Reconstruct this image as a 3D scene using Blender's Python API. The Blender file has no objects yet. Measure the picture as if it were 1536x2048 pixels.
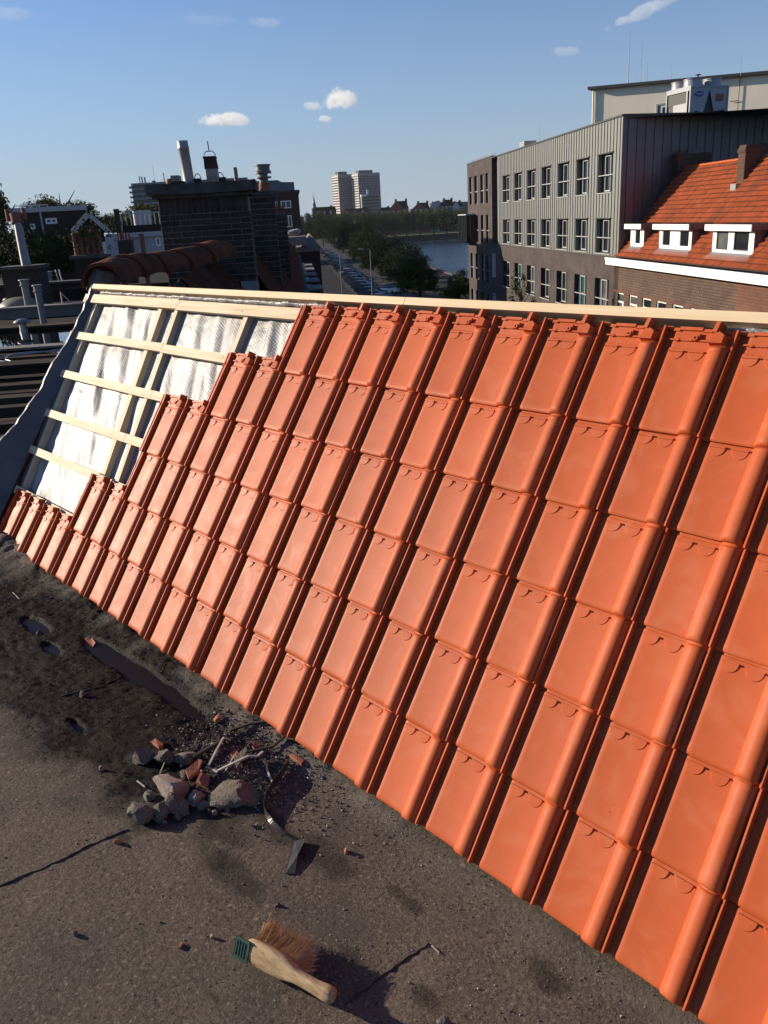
import bpy, bmesh, math, random
from mathutils import Vector, Matrix, Euler, noise

# ------------------------------------------------------------------ camera, sky, sun, exposure
SC = bpy.context.scene
COL = SC.collection
R2 = ((0.6718876938053799, 0.2130714420815911, -0.7093429970625768),
      (0.7386263293928079, -0.2635624379482534, 0.6204562730992781),
      (-0.05475465678967412, -0.9408163486406089, -0.3344645357698622))   # world axes in (right, down, forward)
CAM = Vector((4.645920560381944, -1.278010559418068, 1.5977566869538))
FOC = 1660.0
PITCH = math.radians(57.346085854086965)
cd = bpy.data.cameras.new('camera'); co = bpy.data.objects.new('camera', cd); COL.objects.link(co)
co.matrix_world = Matrix(((R2[0][0], -R2[0][1], -R2[0][2], CAM.x), (R2[1][0], -R2[1][1], -R2[1][2], CAM.y),
                          (R2[2][0], -R2[2][1], -R2[2][2], CAM.z), (0, 0, 0, 1)))
cd.sensor_fit = 'VERTICAL'; cd.sensor_height = 36.0; cd.sensor_width = 27.0
cd.lens = 36.0 * FOC / 2048.0
cd.clip_start = 0.05; cd.clip_end = 9000
SC.camera = co

SUN = Vector((0.86, 0.46, -0.30)).normalized()         # way the light travels
sun_el = math.asin(-SUN.z); sun_az = math.atan2(-SUN.x, -SUN.y)
W = bpy.data.worlds.new('World'); SC.world = W; W.use_nodes = True
nt = W.node_tree; nt.nodes.clear()
def wn(t, **k):
    n = nt.nodes.new(t)
    for a, b in k.items(): setattr(n, a, b)
    return n
sky = wn('ShaderNodeTexSky', sky_type='NISHITA', sun_disc=False, sun_elevation=sun_el, sun_rotation=sun_az,
         air_density=1.0, dust_density=0.25, ozone_density=3.0, altitude=0)
bg = wn('ShaderNodeBackground'); bg.inputs['Strength'].default_value = 0.066
wo = wn('ShaderNodeOutputWorld')
tc = wn('ShaderNodeTexCoord')
def wray(x, y):
    v = Vector(((x - 768) / FOC, (y - 1024) / FOC, 1.0))
    return Vector([sum(R2[i][j] * v[j] for j in range(3)) for i in range(3)])
def wmath(op, a, b=None, c=None, clamp=False):
    n = wn('ShaderNodeMath', operation=op); n.use_clamp = clamp
    for i, v in enumerate((a, b, c)):
        if v is None: continue
        if isinstance(v, (int, float)): n.inputs[i].default_value = v
        else: nt.links.new(v, n.inputs[i])
    return n.outputs[0]
def wdot(vec):
    n = wn('ShaderNodeVectorMath', operation='DOT_PRODUCT')
    nt.links.new(tc.outputs['Generated'], n.inputs[0]); n.inputs[1].default_value = vec
    return n.outputs['Value']
def wnoise(scale, detail, rough=0.55):
    n = wn('ShaderNodeTexNoise'); n.inputs['Scale'].default_value = scale
    n.inputs['Detail'].default_value = detail; n.inputs['Roughness'].default_value = rough
    nt.links.new(tc.outputs['Generated'], n.inputs['Vector'])
    return n.outputs['Fac']
cn1 = wnoise(75, 6, 0.62); cn2 = wnoise(24, 4, 0.6)
tm = wn('ShaderNodeMix', data_type='RGBA', blend_type='MULTIPLY'); tm.inputs['Factor'].default_value = 1.0; nt.links.new(sky.outputs['Color'], tm.inputs[6]); tm.inputs[7].default_value = (0.90, 1.06, 1.40, 1)
skycol = tm.outputs[2]
# pale blue-grey air towards the horizon, the same all round
sx = wn('ShaderNodeSeparateXYZ'); nt.links.new(tc.outputs['Generated'], sx.inputs[0])
hz = wmath('SUBTRACT', 1.0, wmath('DIVIDE', wmath('ABSOLUTE', sx.outputs[2]), 0.36), clamp=True)
hz = wmath('MULTIPLY', wmath('POWER', hz, 1.7), 0.88)
hm = wn('ShaderNodeMix', data_type='RGBA'); nt.links.new(hz, hm.inputs['Factor']); nt.links.new(skycol, hm.inputs[6]); hm.inputs[7].default_value = (4.1, 5.0, 6.1, 1)
skycol = hm.outputs[2]
# small fair-weather clouds that stand at fixed bearings of the sky: (px, py, half width, half height, opacity, angle)
CLOUDS = [(680, 199, 30, 17, 1.0, -6), (437, 240, 32, 10, .95, -5), (472, 238, 24, 11, .8, 8), (630, 212, 17, 9, .45, 0), (651, 238, 13, 6, .6, 0),
          (1138, 102, 24, 8, .22, 0), (1294, 20, 56, 10, .38, -24), (532, 46, 30, 9, .16, 6), (420, 40, 45, 10, .07, 4), (12, 28, 40, 9, .15, 0)]
for (px, py, hw, hh, op, ang) in CLOUDS:
    c0 = wray(px, py).normalized()
    ex = (wray(px + 10, py + 10 * math.tan(math.radians(ang))).normalized() - c0).normalized()
    ey = (c0.cross(ex)).normalized()
    if ey.z < 0: ey = -ey
    u = wmath('DIVIDE', wdot(ex), hw / FOC); v = wmath('DIVIDE', wdot(ey), hh / FOC)
    off_u = c0.dot(ex) / (hw / FOC); off_v = c0.dot(ey) / (hh / FOC)
    u = wmath('SUBTRACT', u, off_u); v = wmath('SUBTRACT', v, off_v)
    d2 = wmath('ADD', wmath('MULTIPLY', u, u), wmath('MULTIPLY', v, v))
    d2 = wmath('ADD', d2, wmath('MULTIPLY', wmath('SUBTRACT', cn1, 0.5), 3.6))
    d2 = wmath('ADD', d2, wmath('MULTIPLY', wmath('SUBTRACT', cn2, 0.5), 2.4))
    a = wmath('MULTIPLY_ADD', d2, -1.0, 1.3, clamp=True)
    front = wmath('GREATER_THAN', wdot(c0), 0.5)
    soft = wmath('MULTIPLY', wmath('MULTIPLY', a, wmath('MULTIPLY', a, wmath('SUBTRACT', 3.0, wmath('MULTIPLY', a, 2.0)))), op)
    soft = wmath('MULTIPLY', soft, front)
    lit = wmath('ADD', wmath('MULTIPLY', v, 0.28), wmath('MULTIPLY', u, -0.22))
    lit = wmath('ADD', lit, wmath('MULTIPLY', wmath('SUBTRACT', cn1, 0.5), 1.6))
    lit = wmath('ADD', lit, 0.62, clamp=True)
    cr = wn('ShaderNodeMix', data_type='RGBA')
    nt.links.new(lit, cr.inputs['Factor'])
    cr.inputs[6].default_value = (4.6, 4.9, 5.6, 1); cr.inputs[7].default_value = (10.5, 10.2, 9.8, 1)
    mx = wn('ShaderNodeMix', data_type='RGBA')
    nt.links.new(soft, mx.inputs['Factor']); nt.links.new(skycol, mx.inputs[6]); nt.links.new(cr.outputs[2], mx.inputs[7])
    skycol = mx.outputs[2]
nt.links.new(skycol, bg.inputs['Color']); nt.links.new(bg.outputs[0], wo.inputs['Surface'])

sl = bpy.data.lights.new('sun', 'SUN'); sl.energy = 5.0; sl.angle = math.radians(0.55); sl.color = (1.0, 0.86, 0.68)
so = bpy.data.objects.new('sun', sl); COL.objects.link(so); so.location = (0, 0, 60)
so.rotation_euler = SUN.to_track_quat('-Z', 'Y').to_euler()
SC.view_settings.view_transform = 'Standard'; SC.view_settings.look = 'None'
SC.view_settings.exposure = 0.57; SC.view_settings.gamma = 1.0
SC.view_settings.use_curve_mapping = False
SC.render.engine = 'CYCLES'
SC.cycles.use_denoising = True
SC.cycles.max_bounces = 5; SC.cycles.diffuse_bounces = 3; SC.cycles.glossy_bounces = 3
SC.cycles.transparent_max_bounces = 6

# ------------------------------------------------------------------ helpers
random.seed(7)
RND = random.Random(11)
Z = Vector((0, 0, 1))
D1 = Vector((-0.805, 0.593, 0)).normalized()          # along the street, away from the viewer
DB = Vector((-D1.y, D1.x, 0)) * -1.0                  # across the street, towards the river
if DB.y < 0: DB = -DB
def at(x, y, t): return CAM + wray(x, y) * t           # a point seen at photo pixel x, y at depth t
def atz(x, y, z):
    d = wray(x, y); return CAM + d * ((z - CAM.z) / d.z)
def atb(x, y, b):
    d = wray(x, y); return CAM + d * ((b - CAM.dot(DB)) / d.dot(DB))
def AB(a, b, z=0.0): return D1 * a + DB * b + Z * z

class Frame:
    def __init__(s, o, ex, ey, ez=Z): s.o = Vector(o); s.ex = Vector(ex).normalized(); s.ey = Vector(ey).normalized(); s.ez = Vector(ez).normalized()
    def p(s, a, b, c): return s.o + s.ex * a + s.ey * b + s.ez * c
    def mat(s, a=0, b=0, c=0):
        o = s.p(a, b, c)
        return Matrix(((s.ex.x, s.ey.x, s.ez.x, o.x), (s.ex.y, s.ey.y, s.ez.y, o.y), (s.ex.z, s.ey.z, s.ez.z, o.z), (0, 0, 0, 1)))
WF = Frame((0, 0, 0), (1, 0, 0), (0, 1, 0))

class MB:
    """collects geometry for one mesh object"""
    def __init__(s): s.v = []; s.f = []; s.sm = []
    def add(s, vs, fs, smooth=False):
        o = len(s.v); s.v += [tuple(p) for p in vs]
        s.f += [tuple(i + o for i in f) for f in fs]; s.sm += [smooth] * len(fs)
        return s
    def box(s, a0, a1, b0, b1, c0, c1, F=WF, taper=None):
        vs = [F.p(a, b, c) for c in (c0, c1) for b in (b0, b1) for a in (a0, a1)]
        return s.add(vs, [(0, 2, 3, 1), (4, 5, 7, 6), (0, 1, 5, 4), (2, 6, 7, 3), (0, 4, 6, 2), (1, 3, 7, 5)])
    def beam(s, p0, p1, w, h, up=Z):
        p0 = Vector(p0); p1 = Vector(p1); d = (p1 - p0); L = d.length; d.normalize()
        side = d.cross(up)
        if side.length < 1e-4: side = d.cross(Vector((1, 0, 0)))
        side.normalize(); u = side.cross(d)
        return s.box(0, L, -w / 2, w / 2, -h / 2, h / 2, Frame(p0, d, side, u))
    def tube(s, pts, rad, n=8, caps=True, smooth=True):
        pts = [Vector(p) for p in pts]
        rs = rad if isinstance(rad, (list, tuple)) else [rad] * len(pts)
        vs = []; ref = None
        for i, p in enumerate(pts):
            d = (pts[min(i + 1, len(pts) - 1)] - pts[max(i - 1, 0)])
            d = d.normalized() if d.length > 1e-9 else Z.copy()
            if ref is None:
                ref = d.cross(Vector((0.3, 0.5, 0.8)) if abs(d.z) < 0.9 else Vector((1, 0, 0))).normalized()
            ref = (ref - d * ref.dot(d)).normalized(); q = d.cross(ref)
            for k in range(n):
                t = 2 * math.pi * k / n
                vs.append(p + (ref * math.cos(t) + q * math.sin(t)) * rs[i])
        fs = [(i * n + k, i * n + (k + 1) % n, (i + 1) * n + (k + 1) % n, (i + 1) * n + k) for i in range(len(pts) - 1) for k in range(n)]
        s.add(vs, fs, smooth)
        if caps:
            s.add([vs[k] for k in range(n)], [tuple(range(n - 1, -1, -1))]); s.add(vs[-n:], [tuple(range(n))])
        return s
    def lathe(s, base, prof, n=14, axis=Z, smooth=True):
        axis = Vector(axis).normalized()
        e = axis.cross(Vector((0, 1, 0.2))).normalized(); q = axis.cross(e); base = Vector(base)
        vs = [base + axis * h + (e * math.cos(2 * math.pi * k / n) + q * math.sin(2 * math.pi * k / n)) * r for (r, h) in prof for k in range(n)]
        fs = [(i * n + k, i * n + (k + 1) % n, (i + 1) * n + (k + 1) % n, (i + 1) * n + k) for i in range(len(prof) - 1) for k in range(n)]
        s.add(vs, fs, smooth); s.add(vs[-n:], [tuple(range(n))]); s.add(vs[:n], [tuple(range(n - 1, -1, -1))])
        return s
    def prism(s, poly, vec, smooth=False):
        poly = [Vector(p) for p in poly]; vec = Vector(vec); n = len(poly)
        return s.add(poly + [p + vec for p in poly], [tuple(range(n - 1, -1, -1)), tuple(range(n, 2 * n))] + [(i, (i + 1) % n, n + (i + 1) % n, n + i) for i in range(n)], smooth)
    def grid(s, fn, nu, nv, smooth=True):
        vs = [fn(i / nu, j / nv) for j in range(nv + 1) for i in range(nu + 1)]
        return s.add(vs, [(j * (nu + 1) + i, j * (nu + 1) + i + 1, (j + 1) * (nu + 1) + i + 1, (j + 1) * (nu + 1) + i) for j in range(nv) for i in range(nu)], smooth)
    def mesh(s, name, mat=None, sharp=None, recalc=False):
        m = bpy.data.meshes.new(name); m.from_pydata(s.v, [], s.f); m.update()
        if any(s.sm):
            m.polygons.foreach_set('use_smooth', s.sm)
            if sharp: m.set_sharp_from_angle(angle=math.radians(sharp))
        if recalc:
            bm = bmesh.new(); bm.from_mesh(m); bmesh.ops.recalc_face_normals(bm, faces=bm.faces); bm.to_mesh(m); bm.free()
        if mat: m.materials.append(mat)
        return m
    def build(s, name, mat, parent=None, sharp=None, recalc=False, stuff=False):
        m = s.mesh(name, mat, sharp, recalc)
        o = link(name, m, parent)
        if parent is not None:                       # vertices are in world space, roots carry no rotation unless local
            o.matrix_local = root_inv(parent)
        if stuff: o['kind'] = 'stuff'
        return o
def link(name, data, parent=None, local=None):
    o = bpy.data.objects.new(name, data); COL.objects.link(o)
    if parent is not None: o.parent = parent
    if local is not None: o.matrix_local = local
    return o
def root_mat(o):
    m = o.matrix_basis.copy()
    while o.parent: o = o.parent; m = o.matrix_basis @ m
    return m
def root_inv(o): return root_mat(o).inverted()
def put(name, mesh, parent, world):                  # a child placed by its world matrix
    return link(name, mesh, parent, root_inv(parent) @ world)
def tag(o, label, cat, group=None, kind=None):
    if label: o['label'] = label
    if cat: o['category'] = cat
    if group: o['group'] = group
    o['kind'] = kind or 'thing'
    return o
def thing(name, label, cat, loc=(0, 0, 0), group=None, rot=None):
    o = bpy.data.objects.new(name, None); COL.objects.link(o)
    if rot is not None: o.matrix_basis = Matrix.Translation(Vector(loc)) @ rot
    else: o.location = loc
    o.empty_display_size = 0.2
    return tag(o, label, cat, group)
def structure(o): o['kind'] = 'structure'; return o

# ------------------------------------------------------------------ materials
def material(name, col, rough=0.7, var=0.0, scale=6.0, bump=0.0, bscale=40.0, metal=0.0, spec=0.5, col2=None, rnd=0.0, detail=5, coords='Object', bdist=0.02, stretch=None):
    m = bpy.data.materials.new(name); m.use_nodes = True
    t = m.node_tree; b = t.nodes['Principled BSDF']
    b.inputs['Roughness'].default_value = rough; b.inputs['Metallic'].default_value = metal
    b.inputs['Specular IOR Level'].default_value = spec
    b.inputs['Base Color'].default_value = (*col, 1)
    L = t.links.new
    tcn = t.nodes.new('ShaderNodeTexCoord'); vec = tcn.outputs[coords]
    if stretch:
        mp = t.nodes.new('ShaderNodeMapping'); mp.inputs['Scale'].default_value = stretch; L(vec, mp.inputs['Vector']); vec = mp.outputs[0]
    c = None
    if var > 0 or col2:
        n = t.nodes.new('ShaderNodeTexNoise'); n.inputs['Scale'].default_value = scale; n.inputs['Detail'].default_value = detail; n.inputs['Roughness'].default_value = 0.62
        L(vec, n.inputs['Vector'])
        r = t.nodes.new('ShaderNodeMapRange'); r.inputs['From Min'].default_value = 0.3; r.inputs['From Max'].default_value = 0.7
        L(n.outputs['Fac'], r.inputs['Value'])
        mx = t.nodes.new('ShaderNodeMix'); mx.data_type = 'RGBA'; L(r.outputs[0], mx.inputs['Factor'])
        c2 = col2 or tuple(max(0, x * (1 - var)) for x in col); c1 = col if col2 else tuple(x * (1 + var) for x in col)
        mx.inputs[6].default_value = (*c1, 1); mx.inputs[7].default_value = (*c2, 1)
        c = mx.outputs[2]
    if rnd > 0:
        oi = t.nodes.new('ShaderNodeObjectInfo'); hs = t.nodes.new('ShaderNodeHueSaturation')
        r = t.nodes.new('ShaderNodeMapRange'); r.inputs['To Min'].default_value = 1 - rnd; r.inputs['To Max'].default_value = 1 + rnd
        L(oi.outputs['Random'], r.inputs['Value']); L(r.outputs[0], hs.inputs['Value'])
        if c is None: hs.inputs['Color'].default_value = (*col, 1)
        else: L(c, hs.inputs['Color'])
        c = hs.outputs[0]
    if c is not None: L(c, b.inputs['Base Color'])
    if bump > 0:
        n = t.nodes.new('ShaderNodeTexNoise'); n.inputs['Scale'].default_value = bscale; n.inputs['Detail'].default_value = 6
        L(vec, n.inputs['Vector'])
        bp = t.nodes.new('ShaderNodeBump'); bp.inputs['Strength'].default_value = bump; bp.inputs['Distance'].default_value = bdist
        L(n.outputs['Fac'], bp.inputs['Height']); L(bp.outputs[0], b.inputs['Normal'])
    return m
def nodes_of(m): return m.node_tree, m.node_tree.nodes['Principled BSDF'], m.node_tree.links.new

def brick_material(name, c1, c2, mortar, bw, bh, ex, ez=(0, 0, 1), msize=0.012, rough=0.9, bump=0.5):
    """brick courses for walls too far away to pick single bricks apart; ex is the wall's run"""
    m = bpy.data.materials.new(name); m.use_nodes = True
    t, b, L = nodes_of(m); b.inputs['Roughness'].default_value = rough; b.inputs['Specular IOR Level'].default_value = 0.3
    g = t.nodes.new('ShaderNodeNewGeometry')
    dx = t.nodes.new('ShaderNodeVectorMath'); dx.operation = 'DOT_PRODUCT'; dx.inputs[1].default_value = ex; L(g.outputs['Position'], dx.inputs[0])
    dz = t.nodes.new('ShaderNodeVectorMath'); dz.operation = 'DOT_PRODUCT'; dz.inputs[1].default_value = ez; L(g.outputs['Position'], dz.inputs[0])
    cb = t.nodes.new('ShaderNodeCombineXYZ'); L(dx.outputs['Value'], cb.inputs[0]); L(dz.outputs['Value'], cb.inputs[1])
    br = t.nodes.new('ShaderNodeTexBrick'); L(cb.outputs[0], br.inputs['Vector'])
    br.inputs['Scale'].default_value = 1.0; br.inputs['Brick Width'].default_value = bw; br.inputs['Row Height'].default_value = bh
    br.inputs['Mortar Size'].default_value = msize; br.inputs['Mortar Smooth'].default_value = 0.3
    br.inputs['Color1'].default_value = (*c1, 1); br.inputs['Color2'].default_value = (*c2, 1); br.inputs['Mortar'].default_value = (*mortar, 1)
    n = t.nodes.new('ShaderNodeTexNoise'); n.inputs['Scale'].default_value = 0.9; n.inputs['Detail'].default_value = 6; L(g.outputs['Position'], n.inputs['Vector'])
    mr = t.nodes.new('ShaderNodeMapRange'); mr.inputs['From Min'].default_value = .3; mr.inputs['From Max'].default_value = .7; mr.inputs['To Min'].default_value = .72; mr.inputs['To Max'].default_value = 1.2
    L(n.outputs['Fac'], mr.inputs['Value'])
    hs = t.nodes.new('ShaderNodeHueSaturation'); L(br.outputs['Color'], hs.inputs['Color']); L(mr.outputs[0], hs.inputs['Value']); L(hs.outputs[0], b.inputs['Base Color'])
    bp = t.nodes.new('ShaderNodeBump'); bp.inputs['Strength'].default_value = bump; bp.inputs['Distance'].default_value = 0.02; bp.invert = True
    L(br.outputs['Fac'], bp.inputs['Height']); L(bp.outputs[0], b.inputs['Normal'])
    return m

def tile_material():
    m = material('orange_clay', (0.45, 0.092, 0.028), rough=0.60, rnd=0.10, bump=0.05, bscale=900, bdist=0.001, spec=0.15, var=0.07, scale=7)
    t, b, L = nodes_of(m)
    # dust smears and scuffs, different on every tile
    src = b.inputs['Base Color'].links[0].from_socket
    tcn = t.nodes.new('ShaderNodeTexCoord'); oi = t.nodes.new('ShaderNodeObjectInfo')
    add = t.nodes.new('ShaderNodeVectorMath'); add.operation = 'MULTIPLY_ADD'
    cb = t.nodes.new('ShaderNodeCombineXYZ')
    for i in range(3): L(oi.outputs['Random'], cb.inputs[i])
    L(cb.outputs[0], add.inputs[0]); add.inputs[1].default_value = (37, 91, 53); L(tcn.outputs['Object'], add.inputs[2])
    n = t.nodes.new('ShaderNodeTexNoise'); n.inputs['Scale'].default_value = 9; n.inputs['Detail'].default_value = 4; n.inputs['Distortion'].default_value = 1.2; L(add.outputs[0], n.inputs['Vector'])
    r = t.nodes.new('ShaderNodeMapRange'); r.inputs['From Min'].default_value = .50; r.inputs['From Max'].default_value = .74; r.inputs['To Max'].default_value = .50; L(n.outputs['Fac'], r.inputs['Value'])
    mx = t.nodes.new('ShaderNodeMix'); mx.data_type = 'RGBA'; L(r.outputs[0], mx.inputs['Factor']); L(src, mx.inputs[6]); mx.inputs[7].default_value = (0.50, 0.155, 0.075, 1)
    # few dark mud spatters
    v = t.nodes.new('ShaderNodeTexVoronoi'); v.inputs['Scale'].default_value = 60; L(add.outputs[0], v.inputs['Vector'])
    n2 = t.nodes.new('ShaderNodeTexNoise'); n2.inputs['Scale'].default_value = 5; L(add.outputs[0], n2.inputs['Vector'])
    g1 = t.nodes.new('ShaderNodeMath'); g1.operation = 'LESS_THAN'; g1.inputs[1].default_value = 0.10; L(v.outputs['Distance'], g1.inputs[0])
    g2 = t.nodes.new('ShaderNodeMath'); g2.operation = 'GREATER_THAN'; g2.inputs[1].default_value = 0.66; L(n2.outputs['Fac'], g2.inputs[0])
    g3 = t.nodes.new('ShaderNodeMath'); g3.operation = 'MULTIPLY'; L(g1.outputs[0], g3.inputs[0]); L(g2.outputs[0], g3.inputs[1])
    m2 = t.nodes.new('ShaderNodeMix'); m2.data_type = 'RGBA'; L(g3.outputs[0], m2.inputs['Factor']); L(mx.outputs[2], m2.inputs[6]); m2.inputs[7].default_value = (0.13, 0.05, 0.03, 1)
    L(m2.outputs[2], b.inputs['Base Color'])
    rr = t.nodes.new('ShaderNodeMapRange'); rr.inputs['To Min'].default_value = .42; rr.inputs['To Max'].default_value = .62; L(n.outputs['Fac'], rr.inputs['Value']); L(rr.outputs[0], b.inputs['Roughness'])
    return m

def wood_material(name, c1, c2, ex, rough=0.65, knots=True, rnd=0.06):
    m = bpy.data.materials.new(name); m.use_nodes = True
    t, b, L = nodes_of(m); b.inputs['Roughness'].default_value = rough; b.inputs['Specular IOR Level'].default_value = 0.3
    tcn = t.nodes.new('ShaderNodeTexCoord'); mp = t.nodes.new('ShaderNodeMapping'); mp.inputs['Scale'].default_value = ex; L(tcn.outputs['Object'], mp.inputs['Vector'])
    n = t.nodes.new('ShaderNodeTexNoise'); n.inputs['Scale'].default_value = 1.0; n.inputs['Detail'].default_value = 5; n.inputs['Distortion'].default_value = 0.6; L(mp.outputs[0], n.inputs['Vector'])
    r = t.nodes.new('ShaderNodeMapRange'); r.inputs['From Min'].default_value = .32; r.inputs['From Max'].default_value = .7; L(n.outputs['Fac'], r.inputs['Value'])
    mx = t.nodes.new('ShaderNodeMix'); mx.data_type = 'RGBA'; L(r.outputs[0], mx.inputs['Factor']); mx.inputs[6].default_value = (*c1, 1); mx.inputs[7].default_value = (*c2, 1)
    c = mx.outputs[2]
    if knots:
        v = t.nodes.new('ShaderNodeTexVoronoi'); v.inputs['Scale'].default_value = 5; L(tcn.outputs['Object'], v.inputs['Vector'])
        k = t.nodes.new('ShaderNodeMapRange'); k.inputs['From Min'].default_value = .13; k.inputs['From Max'].default_value = .05; k.inputs['To Max'].default_value = .7; L(v.outputs['Distance'], k.inputs['Value'])
        m2 = t.nodes.new('ShaderNodeMix'); m2.data_type = 'RGBA'; L(k.outputs[0], m2.inputs['Factor']); L(c, m2.inputs[6]); m2.inputs[7].default_value = (c2[0] * .55, c2[1] * .4, c2[2] * .3, 1); c = m2.outputs[2]
    oi = t.nodes.new('ShaderNodeObjectInfo'); rr = t.nodes.new('ShaderNodeMapRange'); rr.inputs['To Min'].default_value = 1 - rnd; rr.inputs['To Max'].default_value = 1 + rnd; L(oi.outputs['Random'], rr.inputs['Value'])
    hs = t.nodes.new('ShaderNodeHueSaturation'); L(c, hs.inputs['Color']); L(rr.outputs[0], hs.inputs['Value']); L(hs.outputs[0], b.inputs['Base Color'])
    bp = t.nodes.new('ShaderNodeBump'); bp.inputs['Strength'].default_value = .25; bp.inputs['Distance'].default_value = .002; L(n.outputs['Fac'], bp.inputs['Height']); L(bp.outputs[0], b.inputs['Normal'])
    return m

M = {}
M['tile'] = tile_material()
M['tile_edge'] = M['tile']
M['batten'] = wood_material('pine_batten', (0.66, 0.56, 0.39), (0.50, 0.36, 0.21), (2.5, 60, 60))
M['rafter'] = wood_material('pine_counter_batten', (0.66, 0.57, 0.41), (0.52, 0.39, 0.24), (60, 2.5, 60))
M['ridgeboard'] = wood_material('planed_pine', (0.68, 0.55, 0.36), (0.60, 0.45, 0.27), (1.2, 50, 50), knots=False)
M['glass'] = material('window_glass', (0.014, 0.017, 0.02), rough=0.06, spec=0.6)
M['glassgrey'] = material('curtained_glass', (0.10, 0.11, 0.11), rough=0.12, spec=0.5, var=.5, scale=1.3)
M['glassteal'] = material('teal_glass', (0.03, 0.085, 0.09), rough=0.08, spec=0.6)
M['white'] = material('white_paint', (0.78, 0.77, 0.73), rough=0.45, var=.05, scale=4)
M['offwhite'] = material('aged_white_paint', (0.40, 0.40, 0.40), rough=0.55, var=.10, scale=3)
M['greyframe'] = material('grey_window_frame', (0.36, 0.36, 0.35), rough=0.5)
M['darkframe'] = material('dark_frame', (0.03, 0.028, 0.028), rough=0.5)
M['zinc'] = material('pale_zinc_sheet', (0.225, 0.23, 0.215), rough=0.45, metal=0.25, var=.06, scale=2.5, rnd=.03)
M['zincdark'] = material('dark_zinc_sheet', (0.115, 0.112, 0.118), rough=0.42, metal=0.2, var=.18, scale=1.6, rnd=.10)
M['coping'] = material('dark_coping', (0.06, 0.058, 0.055), rough=0.5, metal=.3)
M['lead'] = material('lead_flashing', (0.27, 0.28, 0.29), rough=0.5, metal=0.4, var=.25, scale=9, bump=.3, bscale=14)
M['cream'] = material('cream_render', (0.86, 0.78, 0.60), rough=0.85, var=.06, scale=1.2)
M['acwhite'] = material('white_enamel', (0.30, 0.31, 0.33), rough=0.4, var=.04)
M['black'] = material('black_metal', (0.02, 0.02, 0.02), rough=0.6)
M['steel'] = material('grey_steel', (0.35, 0.35, 0.36), rough=0.45, metal=.6, var=.15, scale=5)
M['flue'] = material('stainless_flue', (0.30, 0.275, 0.245), rough=0.5, metal=.6, var=.3, scale=7, stretch=(1, 1, .3))
M['rust'] = material('rusty_iron', (0.10, 0.035, 0.018), rough=0.85, col2=(0.03, 0.02, 0.017), scale=14, bump=.4, bscale=50)
M['whiterust'] = material('flaking_white_metal', (0.42, 0.40, 0.37), rough=0.8, col2=(0.20, 0.07, 0.035), scale=9)
M['concrete'] = material('weathered_concrete', (0.075, 0.064, 0.056), rough=0.95, var=.45, scale=8, bump=.5, bscale=40)
M['brickold'] = material('sooty_brick', (0.058, 0.036, 0.029), rough=0.95, col2=(0.030, 0.023, 0.021), scale=9, rnd=.35, bump=.5, bscale=60, bdist=.006)
M['mortarold'] = material('old_mortar', (0.165, 0.135, 0.118), rough=0.95, var=.35, scale=14, bump=.5, bscale=70, bdist=.008)
M['ridgeold'] = material('weathered_ridge_tile', (0.20, 0.062, 0.030), rough=1.0, spec=.08, col2=(0.034, 0.026, 0.021), scale=2.6, bump=.5, bscale=25, rnd=.15)
M['slopeold'] = material('weathered_red_roof', (0.12, 0.034, 0.017), rough=1.0, spec=.05, col2=(0.030, 0.020, 0.015), scale=2.2, bump=.4, bscale=20)
M['galv'] = material('dull_galvanised', (0.15, 0.15, 0.15), rough=.55, metal=.3, var=.2, scale=6); M['pvc'] = material('grey_pvc', (0.22, 0.21, 0.20), rough=0.45, var=.08, scale=6)
M['terracotta'] = material('terracotta_pot', (0.22, 0.085, 0.05), rough=0.85, var=.3, scale=8)
M['stone'] = material('mortar_lump', (0.20, 0.165, 0.13), rough=0.95, col2=(0.075, 0.06, 0.048), scale=110, bump=1.0, bscale=230, bdist=.006, rnd=.18)
M['stonepink'] = material('pinkish_stone', (0.32, 0.25, 0.215), rough=0.85, col2=(0.15, 0.115, 0.10), scale=60, bump=.8, bscale=200, bdist=.004)
M['shard'] = material('old_tile_shard', (0.36, 0.12, 0.06), rough=0.85, col2=(0.20, 0.085, 0.055), scale=30, bump=.4, bscale=120, bdist=.003)
M['twig'] = material('dry_wood_strip', (0.42, 0.37, 0.31), rough=0.8, var=.3, scale=30, stretch=(1, 1, 1))
M['twigdark'] = material('rotten_wood', (0.03, 0.022, 0.016), rough=0.85, var=.4, scale=25)
M['strip'] = material('dull_metal_strip', (0.060, 0.052, 0.046), rough=0.38, var=.3, scale=20, metal=.35)
M['brushwood'] = wood_material('brush_beech', (0.50, 0.36, 0.20), (0.30, 0.19, 0.10), (14, 120, 120), rnd=0)
t, b, L = nodes_of(M['brushwood'])
src_ = b.inputs['Base Color'].links[0].from_socket; tcn = t.nodes.new('ShaderNodeTexCoord')
def wear(scale, a, bb, mx_, col, src):
    n = t.nodes.new('ShaderNodeTexNoise'); n.inputs['Scale'].default_value = scale; n.inputs['Detail'].default_value = 5; n.inputs['Roughness'].default_value = .7; L(tcn.outputs['Object'], n.inputs['Vector'])
    r = t.nodes.new('ShaderNodeMapRange'); r.inputs['From Min'].default_value = a; r.inputs['From Max'].default_value = bb; r.inputs['To Max'].default_value = mx_; L(n.outputs['Fac'], r.inputs['Value'])
    m = t.nodes.new('ShaderNodeMix'); m.data_type = 'RGBA'; L(r.outputs[0], m.inputs['Factor']); L(src, m.inputs[6]); m.inputs[7].default_value = (*col, 1); return m.outputs[2]
L(wear(95, .60, .68, .8, (0.10, 0.06, 0.035), wear(22, .48, .72, .6, (0.24, 0.16, 0.095), src_)), b.inputs['Base Color'])
M['bristle'] = material('coir_bristle', (0.40, 0.25, 0.11), rough=0.7, col2=(0.60, 0.43, 0.23), scale=60)
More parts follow.
